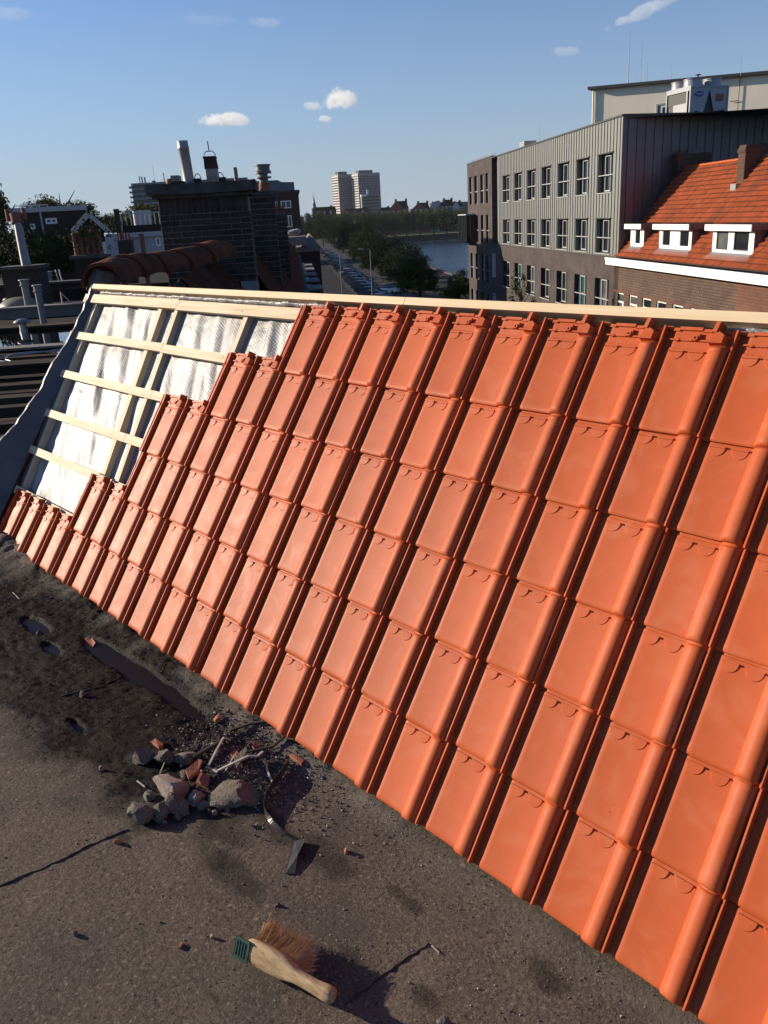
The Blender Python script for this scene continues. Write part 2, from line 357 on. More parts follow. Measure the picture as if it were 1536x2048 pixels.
M['green'] = material('green_plastic', (0.035, 0.085, 0.06), rough=0.5, var=.3, scale=40)
M['bark'] = material('bark', (0.06, 0.045, 0.033), rough=0.95, var=.4, scale=6)
def leafmat(name, c, c2): return material(name, c, rough=0.85, col2=c2, scale=.9, spec=.06, coords='Object', rnd=.12)
M['leaf_dark'] = leafmat('dark_leaves', (0.036, 0.050, 0.018), (0.018, 0.026, 0.010))
M['leaf_far'] = leafmat('bank_leaves', (0.100, 0.120, 0.048), (0.060, 0.075, 0.032))
M['leaf_mid'] = leafmat('green_leaves', (0.055, 0.085, 0.024), (0.03, 0.05, 0.014))
M['leaf_yellow'] = leafmat('yellowing_leaves', (0.16, 0.135, 0.025), (0.075, 0.075, 0.018))
M['leaf_olive'] = leafmat('olive_leaves', (0.10, 0.105, 0.035), (0.05, 0.058, 0.02))
M['asphalt'] = material('street_asphalt', (0.030, 0.029, 0.030), rough=1.0, spec=.1, var=.15, scale=.4, bump=.2, bscale=30)
M['pavement'] = material('grey_paving', (0.060, 0.056, 0.052), rough=1.0, spec=.1, var=.15, scale=.8)
M['ground'] = material('city_ground', (0.042, 0.039, 0.033), rough=1.0, spec=.1, var=.3, scale=.06)
M['grass'] = material('bank_grass', (0.075, 0.10, 0.028), rough=0.95, var=.3, scale=.1)
M['quay'] = material('quay_stone', (0.075, 0.06, 0.052), rough=0.9, var=.3, scale=.3)
M['slab'] = material('bitumen_slab', (0.17, 0.155, 0.14), rough=0.9, var=.2, scale=1.5)
M['darkroof'] = material('dark_bitumen', (0.034, 0.029, 0.026), rough=1.0, spec=.08, var=.35, scale=2.5, bump=.3, bscale=20)
M['roofwood'] = material('weathered_boards', (0.050, 0.036, 0.028), rough=1.0, spec=.08, var=.5, scale=2, stretch=(1, 1, 1), rnd=.35)
M['yellowroof'] = material('yellow_felt', (0.36, 0.29, 0.10), rough=0.9, col2=(0.22, 0.19, 0.13), scale=1.2)
M['tarp'] = material('pale_tarpaulin', (0.26, 0.26, 0.27), rough=0.6, var=.4, scale=3)
M['red'] = material('red_paint', (0.38, 0.05, 0.04), rough=0.6, var=.2, scale=2)

# ------------------------------------------------------------------ the ground, river and street (setting)
ZS = -9.0; ZW = -11.5
def poly_obj(name, pts, mat, thick=None):
    mb = MB()
    if thick: mb.prism(pts, Vector((0, 0, -thick)))
    else: mb.add(pts, [tuple(range(len(pts)))])
    return structure(mb.build(name, mat, recalc=False))
mb = MB()
mb.add([AB(-900, -2500, ZS), AB(3500, -2500, ZS), AB(3500, 30, ZS), AB(-900, 30, ZS)], [(0, 3, 2, 1)])
mb.add([AB(-900, 30, ZS), AB(116, 30, ZS), AB(116, 2500, ZS), AB(-900, 2500, ZS)], [(0, 3, 2, 1)])
mb.add([AB(460, 30, ZS), AB(3500, 30, ZS), AB(3500, 2500, ZS), AB(460, 2500, ZS)], [(0, 3, 2, 1)])
structure(mb.build('ground', M['ground']))
mw = material('river_water', (0.016, 0.028, 0.042), rough=0.12, spec=.8)
t, b, L = nodes_of(mw)
tcn = t.nodes.new('ShaderNodeTexCoord')
n1 = t.nodes.new('ShaderNodeTexNoise'); n1.inputs['Scale'].default_value = 1.1; n1.inputs['Detail'].default_value = 5; L(tcn.outputs['Object'], n1.inputs['Vector'])
n2 = t.nodes.new('ShaderNodeTexNoise'); n2.inputs['Scale'].default_value = .035; n2.inputs['Detail'].default_value = 3; L(tcn.outputs['Object'], n2.inputs['Vector'])
ml = t.nodes.new('ShaderNodeMath'); ml.operation = 'MULTIPLY'; L(n1.outputs['Fac'], ml.inputs[0]); L(n2.outputs['Fac'], ml.inputs[1])
bp = t.nodes.new('ShaderNodeBump'); bp.inputs['Strength'].default_value = .8; bp.inputs['Distance'].default_value = 1.0; L(ml.outputs[0], bp.inputs['Height']); L(bp.outputs[0], b.inputs['Normal'])
poly_obj('river_water', [AB(90, 20, ZW), AB(470, 20, ZW), AB(470, 1500, ZW), AB(90, 1500, ZW)][::-1], mw)
mb = MB()
mb.box(116, 460, 29.3, 30, ZW - 1, ZS + .25, Frame((0, 0, 0), D1, DB)); mb.box(115.4, 116, 30, 1200, ZW - 1, ZS + .25, Frame((0, 0, 0), D1, DB))
mb.box(459.8, 460.6, 30, 1200, ZW - 1, ZS + .3, Frame((0, 0, 0), D1, DB))
structure(mb.build('quay_wall', M['quay']))
FS = Frame((0, 0, 0), D1, DB)
mb = MB(); mb.add([FS.p(-30, 4.6, ZS + .01), FS.p(700, 4.6, ZS + .01), FS.p(700, 9.6, ZS + .01), FS.p(-30, 9.6, ZS + .01)], [(0, 3, 2, 1)]); structure(mb.build('street', M['asphalt']))
mb = MB(); mb.box(-30, 700, 3.0, 4.6, ZS - .2, ZS + .13, FS); mb.box(-30, 700, 14.6, 17.5, ZS - .2, ZS + .13, FS); structure(mb.build('pavement', M['pavement']))
mb = MB(); mb.add([FS.p(-30, 9.6, ZS + .014), FS.p(700, 9.6, ZS + .014), FS.p(700, 14.6, ZS + .014), FS.p(-30, 14.6, ZS + .014)], [(0, 3, 2, 1)]); structure(mb.build('parking_strip', M['pavement']))
mb = MB(); mb.box(461, 476, 30, 900, ZS - .2, ZS + .5, FS); mb.box(476.5, 478, 30, 900, ZS - .2, ZS + .9, FS); structure(mb.build('bank_lawn', M['grass']))

# ------------------------------------------------------------------ the flat roof we stand on
SHEET_SEAMS = [((2.545, -1.35), (2.66, -0.50)), ((3.50, -0.62), (3.56, -0.20))]
def nz(x, y, s=1.0, seed=0.0): return noise.noise(Vector((x * s + seed, y * s - seed * .7, seed * 1.3)))
PUD = [(1.08, -0.265, .13, .040), (1.36, -0.300, .08, .028), (1.95, -0.125, .42, .036), (1.62, -0.16, .28, .038), (2.00, -0.46, .05, .012)]
def wetness(x, y):
    w = 0
    dx = (x - 1.45) / 1.30; dy = (y + 0.30 + .02 * (x - 1.5)) / 0.36
    w = 1.15 - math.sqrt(dx * dx + dy * dy) + nz(x, y, 5, 3) * .35 + nz(x, y, 14, 5) * .2
    return max(0, min(1, w * 2.6))
PZ = -0.0385
def deck_z(x, y):
    z = -0.022 + nz(x, y, 2.2, 1) * .005 + nz(x, y, 7, 2) * .0022
    w = wetness(x, y)
    if w > 0:                                                    # mud: lumpy, with hollows that hold water
        z += w * (abs(nz(x, y, 24, 4)) * .009 + nz(x, y, 55, 8) * .004 + nz(x, y, 11, 9) * .006 - .006)
        for (px, py, rx, ry) in PUD:
            q = ((x - px) / rx) ** 2 + ((y - py) / ry) ** 2 + nz(x, y, 9, 6) * .5
            if q < 1.3: z -= .016 * min(1, (1.3 - q) * 1.6)
    f = math.exp(-((y + .015) / .055) ** 2)                      # mortar and dirt packed against the eaves
    up = (.012 + .010 * nz(x, y, 6, 7) + .006 * nz(x, y, 30, 2)) * f
    if x < 3.3: z += max(-.004, up) * min(1, (3.6 - x) / 1.0)
    else: z += .004 * f
    if x < .75:                                                  # heap of dirt at the far corner
        h = math.exp(-(((x - .02) / .32) ** 2 + ((y + .02) / .10) ** 2))
        z += h * (.06 + .03 * nz(x, y, 12, 3) + .014 * nz(x, y, 40, 1))
    g = math.exp(-(((x - 2.55) / .20) ** 2 + ((y + .20) / .13) ** 2))
    z += g * (.012 + .010 * nz(x, y, 22, 5) + .006 * nz(x, y, 60, 5))
    return z
mdeck = material('deck_bitumen', (0.150, 0.118, 0.094), rough=0.92)
t, b, L = nodes_of(mdeck)
tcn = t.nodes.new('ShaderNodeTexCoord'); P = tcn.outputs['Object']
def tnoise(scale, det=5, rough=.6, dist=0.0):
    n = t.nodes.new('ShaderNodeTexNoise'); n.inputs['Scale'].default_value = scale; n.inputs['Detail'].default_value = det; n.inputs['Roughness'].default_value = rough; n.inputs['Distortion'].default_value = dist
    L(P, n.inputs['Vector']); return n.outputs['Fac']
def tmap(v, a, bb, c=0.0, d=1.0):
    r = t.nodes.new('ShaderNodeMapRange'); r.inputs['From Min'].default_value = a; r.inputs['From Max'].default_value = bb; r.inputs['To Min'].default_value = c; r.inputs['To Max'].default_value = d
    L(v, r.inputs['Value']); return r.outputs[0]
def tmix(f, c1, c2):
    m = t.nodes.new('ShaderNodeMix'); m.data_type = 'RGBA'
    if isinstance(f, float): m.inputs['Factor'].default_value = f
    else: L(f, m.inputs['Factor'])
    for i, c in ((6, c1), (7, c2)):
        if isinstance(c, tuple): m.inputs[i].default_value = (*c, 1)
        else: L(c, m.inputs[i])
    return m.outputs[2]
def tmul(a, c):
    m = t.nodes.new('ShaderNodeMath'); m.operation = 'MULTIPLY'; m.use_clamp = True
    L(a, m.inputs[0])
    if isinstance(c, float): m.inputs[1].default_value = c
    else: L(c, m.inputs[1])
    return m.outputs[0]
big = tnoise(1.3, 5, .6); mid = tnoise(5.5, 6, .65, .6); fine = tnoise(420, 3, .7); grit = tnoise(150, 4, .7)
c = tmix(tmap(big, .32, .68), (0.180, 0.138, 0.102), (0.108, 0.086, 0.070))
c = tmix(tmap(mid, .50, .75, 0, .55), c, (0.21, 0.163, 0.118))
c = tmix(tmap(mid, .44, .28, 0, .75), c, (0.066, 0.054, 0.045))
c = tmix(tmap(grit, .42, .62, 0, .75), c, (0.058, 0.048, 0.041))
c = tmix(tmap(fine, .57, .70, 0, .6), c, (0.34, 0.29, 0.24))
spk = tnoise(95, 3, .6); c = tmix(tmap(spk, .58, .70, 0, .75), c, (0.32, 0.26, 0.205)); c = tmix(tmap(spk, .41, .30, 0, .85), c, (0.035, 0.029, 0.025))
pat = tnoise(2.6, 4, .55, .8); c = tmix(tmap(pat, .53, .68, 0, .5), c, (0.068, 0.060, 0.056)); c = tmix(tmap(pat, .42, .30, 0, .45), c, (0.21, 0.17, 0.13))
at1 = t.nodes.new('ShaderNodeAttribute'); at1.attribute_name = 'wet'; wet = at1.outputs['Fac']
at2 = t.nodes.new('ShaderNodeAttribute'); at2.attribute_name = 'stain'; stain = at2.outputs['Fac']
at3 = t.nodes.new('ShaderNodeAttribute'); at3.attribute_name = 'mortar'; mort = at3.outputs['Fac']
c = tmix(tmul(stain, tmap(grit, .3, .6, .55, .95)), c, (0.045, 0.036, 0.028))
c = tmix(tmul(mort, tmap(mid, .35, .65, .35, 1.0)), c, (0.20, 0.175, 0.145))
c = tmix(tmul(wet, tmap(mid, .25, .6, .86, 1.0)), c, (0.014, 0.0105, 0.0085))
L(c, b.inputs['Base Color'])
rr = t.nodes.new('ShaderNodeMapRange'); rr.inputs['To Min'].default_value = .94; rr.inputs['To Max'].default_value = .55; L(wet, rr.inputs['Value']); L(rr.outputs[0], b.inputs['Roughness'])
sr = t.nodes.new('ShaderNodeMapRange'); sr.inputs['To Min'].default_value = .16; sr.inputs['To Max'].default_value = .05; L(wet, sr.inputs['Value']); L(sr.outputs[0], b.inputs['Specular IOR Level'])
bp1 = t.nodes.new('ShaderNodeBump'); bp1.inputs['Strength'].default_value = .9; bp1.inputs['Distance'].default_value = .0035; L(tnoise(330, 4, .75), bp1.inputs['Height'])
bp2 = t.nodes.new('ShaderNodeBump'); bp2.inputs['Strength'].default_value = .8; bp2.inputs['Distance'].default_value = .010; L(tnoise(55, 6, .7), bp2.inputs['Height']); L(bp1.outputs[0], bp2.inputs['Normal']); L(bp2.outputs[0], b.inputs['Normal'])

STAINS = [(atz(437, 1657, -.02), .10, .035), (atz(455, 1735, -.02), .15, .042), (atz(700, 1905, -.02), .045, .020), (atz(850, 1995, -.02), .045, .026), (atz(800, 1790, -.02), .07, .02),
          (atz(640, 1700, -.02), .13, .05), (atz(245, 1680, -.02), .03, .02), (atz(1090, 1950, -.02), .06, .04), (atz(430, 1995, -.02), .018, .012), (atz(560, 1660, -.02), .2, .04), (atz(370, 1560, -.02), .35, .09)]
def deck_mesh(name, x0, x1, y0, y1, step):
    nx = max(1, int((x1 - x0) / step)); ny = max(1, int((y1 - y0) / step)); mb = MB()
    mb.grid(lambda u, v: (x0 + (x1 - x0) * u, y0 + (y1 - y0) * v, deck_z(x0 + (x1 - x0) * u, y0 + (y1 - y0) * v)), nx, ny)
    o = mb.build(name, mdeck)
    me = o.data
    for an in ('wet', 'stain', 'mortar'):
        a = me.attributes.new(an, 'FLOAT', 'POINT'); vals = []
        for p in me.vertices:
            x, y = p.co.x, p.co.y
            if an == 'wet': w = wetness(x, y)
            elif an == 'mortar': w = math.exp(-((y + .03) / .05) ** 2) * max(0, min(1, .75 + nz(x, y, 8, 4) * .9)) * (1.0 if x < 3.2 else .35)
            else:
                w = 0
                for (q, rx, ry) in STAINS:
                    k = 1.25 - ((x - q.x) / rx) ** 2 - ((y - q.y) / ry) ** 2 + nz(x, y, 20, 2) * .8
                    w = max(w, min(1, max(0, k * 1.3)))
                w = max(w, min(.85, max(0, (1.25 - x) * 1.2 + nz(x, y, 7, 3) * .4)) if y > -.4 else w)
            vals.append(w)
        a.data.foreach_set('value', vals)
    return structure(o)
deck_mesh('roof_deck', -0.9, 2.9, -1.15, 0.09, 0.011)
deck_mesh('roof_deck', 2.9, 5.2, -1.15, 0.09, 0.012)
mb = MB(); x0, x1 = -0.9, 5.2
for (xa, xb, ya, yb) in ((-0.9, 6.6, -4.5, -1.15), (5.2, 6.6, -1.15, .09)):
    mb.add([(xa, ya, -.0225), (xb, ya, -.0225), (xb, yb, -.0225), (xa, yb, -.0225)], [(0, 1, 2, 3)])
structure(mb.build('roof_deck', mdeck))
# welded seams of the bitumen sheets: a torn, uneven bead
M['bead'] = material('bitumen_bead', (0.028, 0.023, 0.019), rough=.8, var=.4, scale=60, bump=.6, bscale=160, bdist=.004)
for k, pix in enumerate(([(-60, 1800), (0, 1771), (90, 1735), (180, 1692), (270, 1655)], [(690, 2010), (740, 1972), (800, 1925), (868, 1880)], [(120, 1392), (200, 1370), (262, 1340)])):
    pts = []
    for i in range(len(pix) - 1):
        A = atz(*pix[i], -.02); B = atz(*pix[i + 1], -.02)
        for j in range(7):
            q = A.lerp(B, j / 7); w = RND.uniform(-1, 1) * .003
            pts.append(Vector((q.x + w, q.y + w * .5, deck_z(q.x, q.y) + .001)))
    mb = MB(); mb.tube(pts, [max(.0012, .0025 + RND.uniform(-.0015, .0012)) for _ in pts], 6)
    structure(mb.build('sheet_seam', M['bead']))
# puddle water lying in the hollows
mpud = material('puddle_water', (0.014, 0.010, 0.007), rough=.28, spec=.14)
mb = MB(); mb.add([(-.05, -.62, PZ), (2.55, -.62, PZ), (2.55, -.055, PZ), (-.05, -.055, PZ)], [(0, 1, 2, 3)])
structure(mb.build('puddle_water', mpud))
# grit and crumbs on the sheet: nobody could count them
mb = MB(); rg = random.Random(5)
def crumb(mb, c, r, rg):
    vs = []
    for (a, bb, cc) in ((1, 0, 0), (-1, 0, 0), (0, 1, 0), (0, -1, 0), (0, 0, 1), (0, 0, -1)):
        k = r * rg.uniform(.6, 1.25); vs.append((c[0] + a * k, c[1] + bb * k, c[2] + cc * k * .8))
    mb.add(vs, [(0, 2, 4), (2, 1, 4), (1, 3, 4), (3, 0, 4), (2, 0, 5), (1, 2, 5), (3, 1, 5), (0, 3, 5)])
cr_a = MB(); cr_b = MB(); cr_c = MB()
for i in range(5200):
    x = rg.uniform(-.1, 4.4); y = rg.triangular(-1.1, .05, -.05)
    w = wetness(x, y); r = rg.uniform(.0008, .0026) * (1.8 if rg.random() < .05 else 1)
    if w > .4: r *= 1.25
    crumb(rg.choice((cr_a, cr_a, cr_b) if w < .3 else (cr_c, cr_c, cr_a)), (x, y, deck_z(x, y) + r * .4), r, rg)
for i in range(5200):
    x = rg.uniform(.5, 2.75); y = rg.uniform(-.66, -.02)
    if wetness(x, y) > .45: r = rg.uniform(.0010, .0030); crumb(cr_c, (x, y, deck_z(x, y) + r * .3), r, rg)
for i in range(3000):
    a = rg.gauss(0, 1); c2 = rg.gauss(0, 1); x = 2.60 + a * .17; y = -.17 + c2 * .075
    r = rg.uniform(.0012, .0048) * (1.5 if rg.random() < .05 else 1); crumb(rg.choice((cr_a, cr_b, cr_c, cr_c)), (x, y, deck_z(x, y) + r * .5), r, rg)
for i in range(900):
    x = rg.uniform(-.1, 3.3); y = rg.gauss(-.06, .03); r = rg.uniform(.0008, .0028); crumb(rg.choice((cr_a, cr_b)), (x, y, deck_z(x, y) + r * .5), r, rg)
M['grit_a'] = material('brown_grit', (0.14, 0.11, 0.085), rough=.95, var=.4, scale=90)
M['grit_b'] = material('pale_grit', (0.36, 0.31, 0.26), rough=.9, var=.3, scale=90)
M['grit_c'] = material('wet_grit', (0.022, 0.017, 0.014), rough=.16, spec=.8, var=.4, scale=90)
for nm, q, mt in (('brown_grit', cr_a, 'grit_a'), ('pale_grit', cr_b, 'grit_b'), ('wet_grit', cr_c, 'grit_c')):
    tag(q.build(nm, M[mt]), {'grit_a': 'brown grit and crumbs strewn over the flat bitumen roof', 'grit_b': 'pale crumbs of mortar strewn over the flat roof', 'grit_c': 'dark wet grit in the muddy puddles by the tile eaves'}[mt], 'grit', kind='stuff')

# ------------------------------------------------------------------ the pitched roof being tiled
TW = 0.2; GA = 0.2438
RX = Matrix.Rotation(PITCH, 4, 'X')
roof = thing('half_tiled_house', 'steep roof half covered with new orange tiles, silver underlay still bare at its far end', 'house', (0, 0, 0), rot=RX)
def rl(x, v, h): return RX @ Vector((x, v, h))

def roll_x(th, k):
    c = math.cos(th)
    return .0335 + (.0335 if c < 0 else .0225) * c * k
def tile_mesh(name, head, start):
    mb = MB()
    # cross-section from the left water ribs over the flat pan to the roll
    prof = []
    if start: prof += [(-.192, -.010), (-.190, -.001), (-.184, -.001), (-.183, -.007), (-.172, -.007), (-.171, .001), (-.165, .001), (-.164, -.007), (-.152, -.007), (-.150, -.004)]
    prof += [(-.146, -.006), (-.1415, -.006), (-.1402, .0150), (-.1356, .0155), (-.1344, -.008), (-.1200, -.0078), (-.1150, -.0010), (-.1110, .0006), (-.10, .0002), (-.06, -.001), (-.02, -.0006), (-.004, .0004)]
    NR = 13
    for i in range(NR):
        th = math.pi * (1 - i / (NR - 1)); s = math.sin(th)
        prof.append((roll_x(th, 1), .0005 + .0262 * (s ** .95 if s > 0 else 0)))
    prof[-1] = (.0555, .008); prof += [(.0562, .0005)]
    ys = [(0.0, .60, -.0030), (.0018, .86, -.0012), (.006, .965, .0004), (.014, 1.0, .0010), (.028, 1.0, .0), (.09, 1.0, 0), (.16, 1.0, 0), (.218, 1.0, 0), (.2355, .99, 0), (.2385, .90, -.0005), (.2400, .89, -.003), (.256, .80, -.003)]
    if head: ys += [(.2955, .78, -.003)]
    else: ys += [(.272, .78, -.006)]
    tilt = .0125
    def zt(y): return tilt * max(0, 1 - y / GA)
    vs = []; n = len(prof)
    for (y, rs, dz) in ys:
        for (x, z) in prof:
            zz = z
            if x > .0005: zz = z * rs if x < .0552 else z * min(1, rs)
            if x < -.15: zz = z - .0
            # roll nose sits a little in from the edge
            if head and y > .25 and x > 0: zz = min(zz, .004)
            vs.append((x, y, zz + zt(y) + (dz if x > -.13 else dz * .4)))
    fs = [(j * n + i, j * n + i + 1, (j + 1) * n + i + 1, (j + 1) * n + i) for j in range(len(ys) - 1) for i in range(n - 1)]
    mb.add(vs, fs, True)
    # thickness: front edge, both flanks
    fr = []
    for (x, z) in prof:
        zz = z * .60 if x > .0005 else z
        fr.append((x, .0012, zz + tilt - .0115 - .003 if x < .002 or x > .054 else max(0.002, zz + tilt - .0135)))
    mb.add([(p[0], ys[0][0], q[2]) for p, q in zip(prof, vs[:n])] + fr, [(i + 1, i, n + i, n + i + 1) for i in range(n - 1)])
    for side in (0, n - 1):
        e = [vs[j * n + side] for j in range(len(ys))]
        lo = [(p[0] - (.001 if side else -.001), p[1], p[2] - .011) for p in e]
        k = len(e); mb.add(e + lo, [(i, i + 1, k + i + 1, k + i) for i in range(k - 1)])
    # two raised half-moons with a straight bar over each
    for (xa, xb) in ((-.108, -.067), (-.051, -.009)):
        cx = (xa + xb) / 2; r = (xb - xa) / 2 * .95; yb = .2270
        base = zt(.218) - .0006; top = base + .0032
        def arcp(k, rr, z): th = math.pi + math.pi * k / 14; return (cx + rr * math.cos(th), yb + rr * 1.15 * math.sin(th), z)
        rows = [[arcp(k, rr, z) for k in range(15)] for rr, z in ((r + .0022, base - .0012), (r - .0004, top - .0008))]
        mb.add(rows[0] + rows[1], [(k, k + 1, 16 + k, 15 + k) for k in range(14)])
        mb.add(rows[1], [tuple(range(15))])
        mb.box(xa, xb, yb - .001, yb + .0036, base - .001, base + .0058)
    # collar ring round the top of the roll
    ring = []
    for y, k in ((.228, 1.0), (.2305, 1.045), (.2335, 1.045), (.236, .98)):
        for i in range(NR - 1):
            th = math.pi * (1 - i / (NR - 1)); s = math.sin(th)
            ring.append((roll_x(th, k), y, (.0262 * k * (s ** .95 if s > 0 else 0)) + zt(y)))
    m_ = NR - 1
    mb.add(ring, [(j * m_ + i, j * m_ + i + 1, (j + 1) * m_ + i + 1, (j + 1) * m_ + i) for j in range(3) for i in range(m_ - 1)], True)
    if head:
        zb = -.003
        for (xa, xb) in ((-.118, -.098), (-.088, -.056), (-.036, -.008)): mb.box(xa, xb, .259, .2635, zb, zb + .0055)
        mb.add([(-.098, .2565, zb), (-.098, .266, zb), (-.090, .2612, zb), (-.098, .2565, zb + .006), (-.098, .266, zb + .006), (-.090, .2612, zb + .006)], [(0, 1, 2), (3, 4, 5), (0, 1, 4, 3), (1, 2, 5, 4), (2, 0, 3, 5)])
        # nail stud with its hole
        n8 = 10; cx, cy = -.046, .2665
        for r0, r1, h0, h1 in ((.0082, .0075, zb, zb + .011), (.0075, .0035, zb + .011, zb + .011), (.0035, .0030, zb + .011, zb + .002)):
            mb.add([(cx + r * math.cos(2 * math.pi * k / n8), cy + r * math.sin(2 * math.pi * k / n8), h) for r, h in ((r0, h0), (r1, h1)) for k in range(n8)], [(k, (k + 1) % n8, n8 + (k + 1) % n8, n8 + k) for k in range(n8)])
        mb.box(cx + .002, cx + .010, .2665, .281, zb, zb + .008)
        # top rim with its notches
        mb.box(-.140, -.118, .2885, .2975, zb - .004, zb + .006); mb.box(-.118, -.098, .2855, .2945, zb - .004, zb + .0045); mb.box(-.098, -.034, .2885, .2975, zb - .004, zb + .007); mb.box(-.034, -.006, .2860, .2945, zb - .004, zb + .0045)
        # block at the head of the roll and its ear
        mb.add([(.000, .247, 0), (.048, .247, 0), (.046, .275, 0), (.012, .290, 0), (.004, .247, .028), (.040, .247, .028), (.038, .272, .024), (.012, .287, .022)], [(4, 5, 6, 7), (0, 1, 5, 4), (1, 2, 6, 5), (2, 3, 7, 6), (3, 0, 4, 7)])
        mb.add([(-.002, .278, -.006), (.018, .278, -.006), (.024, .307, -.006), (.004, .307, -.006), (.004, .278, .026), (.016, .278, .026), (.022, .305, .030), (.012, .305, .030)], [(4, 5, 6, 7), (0, 1, 5, 4), (1, 2, 6, 5), (2, 3, 7, 6), (3, 0, 4, 7)])
        mb.box(.026, .050, .282, .290, -.008, .005)
        # left end of the head
        mb.box(-.146, -.136, .252, .268, -.004, .009); mb.box(-.140, -.132, .272, .284, -.004, .008)
    m = mb.mesh(name, M['tile'], sharp=38)
    return m
TM = {(h, s): tile_mesh('roof_tile', h, s) for h in (0, 1) for s in (0, 1)}
START = [0, 4, 6, 6, 8, 10]                      # first column of each course, from the eaves up
NC = 30
for r in range(6):
    for cidx in range(START[r], NC):
        head = 1 if (r == 5 or cidx < START[r + 1]) else 0
        start = 1 if cidx == START[r] else 0
        o = link('roof_tile', TM[(head, start)], roof)
        j = RND.uniform
        o.matrix_local = Matrix.Translation((cidx * TW + j(-.0018, .0018), r * GA + j(-.0032, .0032), j(-.0006, .0022))) @ Euler((j(-.006, .006), j(-.010, .010), j(-.009, .009))).to_matrix().to_4x4()
# battens across, counter-battens up the slope
BAT = [1.482, 1.249, 1.008, 0.766, 0.528, 0.283, 0.085]
BL = [-.344, -.347, -.345, -.378, -.43, -.40, -.33]
for v, xl in zip(BAT, BL):
    xs = [xl, .78 + RND.uniform(-.2, .2), 3.2 + RND.uniform(-.3, .3), 6.05]
    for k in range(3):
        w = .044 if v > .2 else .05
        if v > 1.45: w = .052
        dy = RND.uniform(-.003, .003)
        mb = MB(); L_ = xs[k + 1] - xs[k] - .002
        mb.box(0, L_, -w / 2, w / 2, -.0215, -.0015)
        o = link('batten', mb.mesh('batten', M['batten']), roof)
        o.matrix_local = Matrix.Translation((xs[k], v + dy, -.0125 if k else -.012)) @ Matrix.Rotation(RND.uniform(-.004, .004), 4, 'Z')
for x0_, x1_, w in ((-.255, -.185, .040), (.585, .665, .040), (.745, .745, .034), (1.385, 1.385, .034)) + tuple((1.385 + .62 * k, 1.385 + .62 * k, .036) for k in range(1, 8)):
    A = Vector((x1_ if x0_ < 1 else x0_, 0.0, 0)); Bv = Vector((x0_, 1.53, 0))
    if x0_ < 0: A = Vector((-.185, 0.05, 0)); Bv = Vector((-.215, 1.47, 0))
    if .5 < x0_ < .7: A = Vector((.70, 0.2, 0)); Bv = Vector((.575, 1.49, 0))
    if .7 < x0_ < .8: A = Vector((.86, 0.2, 0)); Bv = Vector((.745, 1.49, 0))
    mb = MB(); d = Bv - A
    mb.box(-w / 2, w / 2, 0, d.length, -.074, -.0350)
    o = link('counter_batten', mb.mesh('counter_batten', M['rafter']), roof)
    o.matrix_local = Matrix.Translation(A) @ Matrix.Rotation(math.atan2(-d.x, d.y), 4, 'Z')
# nails on the crossings
mn = MB(); mn.lathe((0, 0, 0), [(.0032, -.001), (.0032, .0012), (.001, .0016)], 7)
nailm = mn.mesh('nail', M['steel'])
for v, xl in zip(BAT[:6], BL):
    for xc in (xl + .02, -.2, .60, .63, .78, 1.37):
        o = link('nail', nailm, roof); o.matrix_local = Matrix.Translation((xc + RND.uniform(-.01, .01), v + RND.uniform(-.012, .012), -.0135))
# ridge board
mb = MB(); mb.box(-.225, 2.42, 1.533, 1.562, -.055, .014); o = link('ridge_board', mb.mesh('ridge_board', M['ridgeboard']), roof)
mb = MB(); mb.box(2.423, 6.1, 1.533, 1.562, -.055, .0145); o = link('ridge_board', mb.mesh('ridge_board', M['ridgeboard']), roof)
# reflective underlay, billowing between the counter-battens
mm = material('silver_underlay', (0.48, 0.475, 0.47), rough=.5, metal=.03, spec=.3)
t, b, L = nodes_of(mm)
tcn = t.nodes.new('ShaderNodeTexCoord'); P = tcn.outputs['Object']
mp = t.nodes.new('ShaderNodeMapping'); mp.inputs['Rotation'].default_value = (0, 0, .5); L(P, mp.inputs['Vector'])
vo = t.nodes.new('ShaderNodeTexVoronoi'); vo.inputs['Scale'].default_value = 85; vo.inputs['Randomness'].default_value = .12; L(mp.outputs[0], vo.inputs['Vector'])
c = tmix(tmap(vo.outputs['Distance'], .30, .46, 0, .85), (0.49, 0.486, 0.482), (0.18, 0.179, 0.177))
dirt = tnoise(7, 5, .7); dd = tnoise(70, 4, .7)
c = tmix(tmul(tmap(dirt, .60, .76, 0, 1), tmap(dd, .45, .62)), c, (0.16, 0.14, 0.12))
L(c, b.inputs['Base Color'])
bp = t.nodes.new('ShaderNodeBump'); bp.inputs['Strength'].default_value = .35; bp.inputs['Distance'].default_value = .003; L(vo.outputs['Distance'], bp.inputs['Height'])
bq = t.nodes.new('ShaderNodeBump'); bq.inputs['Strength'].default_value = .45; bq.inputs['Distance'].default_value = .02; L(tnoise(5.5, 3, .5, 1.2), bq.inputs['Height']); L(bp.outputs[0], bq.inputs['Normal']); L(bq.outputs[0], b.inputs['Normal'])
def und(x, v):
    z = -.066
    xs = [-.22, .60, .77, 1.385, 2.0]
    for i in range(4):
        if xs[i] <= x <= xs[i + 1]:
            q = (x - xs[i]) / (xs[i + 1] - xs[i]); wd = xs[i + 1] - xs[i]
            amp = math.sin(math.pi * q)
            k1 = (x - xs[i]) * 1.0 + (v - .5) * (.55 + .5 * q) + .3 * q * q
            wv = math.sin(k1 * 17 + 2.2 * noise.noise(Vector((x * 3, v * 3, i)))) * .5 + math.sin(k1 * 31 + 2.5 * noise.noise(Vector((x * 4, v * 2.4, i + 5)))) * .3
            z += amp * wd * (.010 + .032 * wv * (.3 + 1.0 * abs(noise.noise(Vector((x * 2.2, v * 2.0, 3))))))
            z += amp * .012 * noise.noise(Vector((x * 5, v * 4, 9)))
    return z
mb = MB()
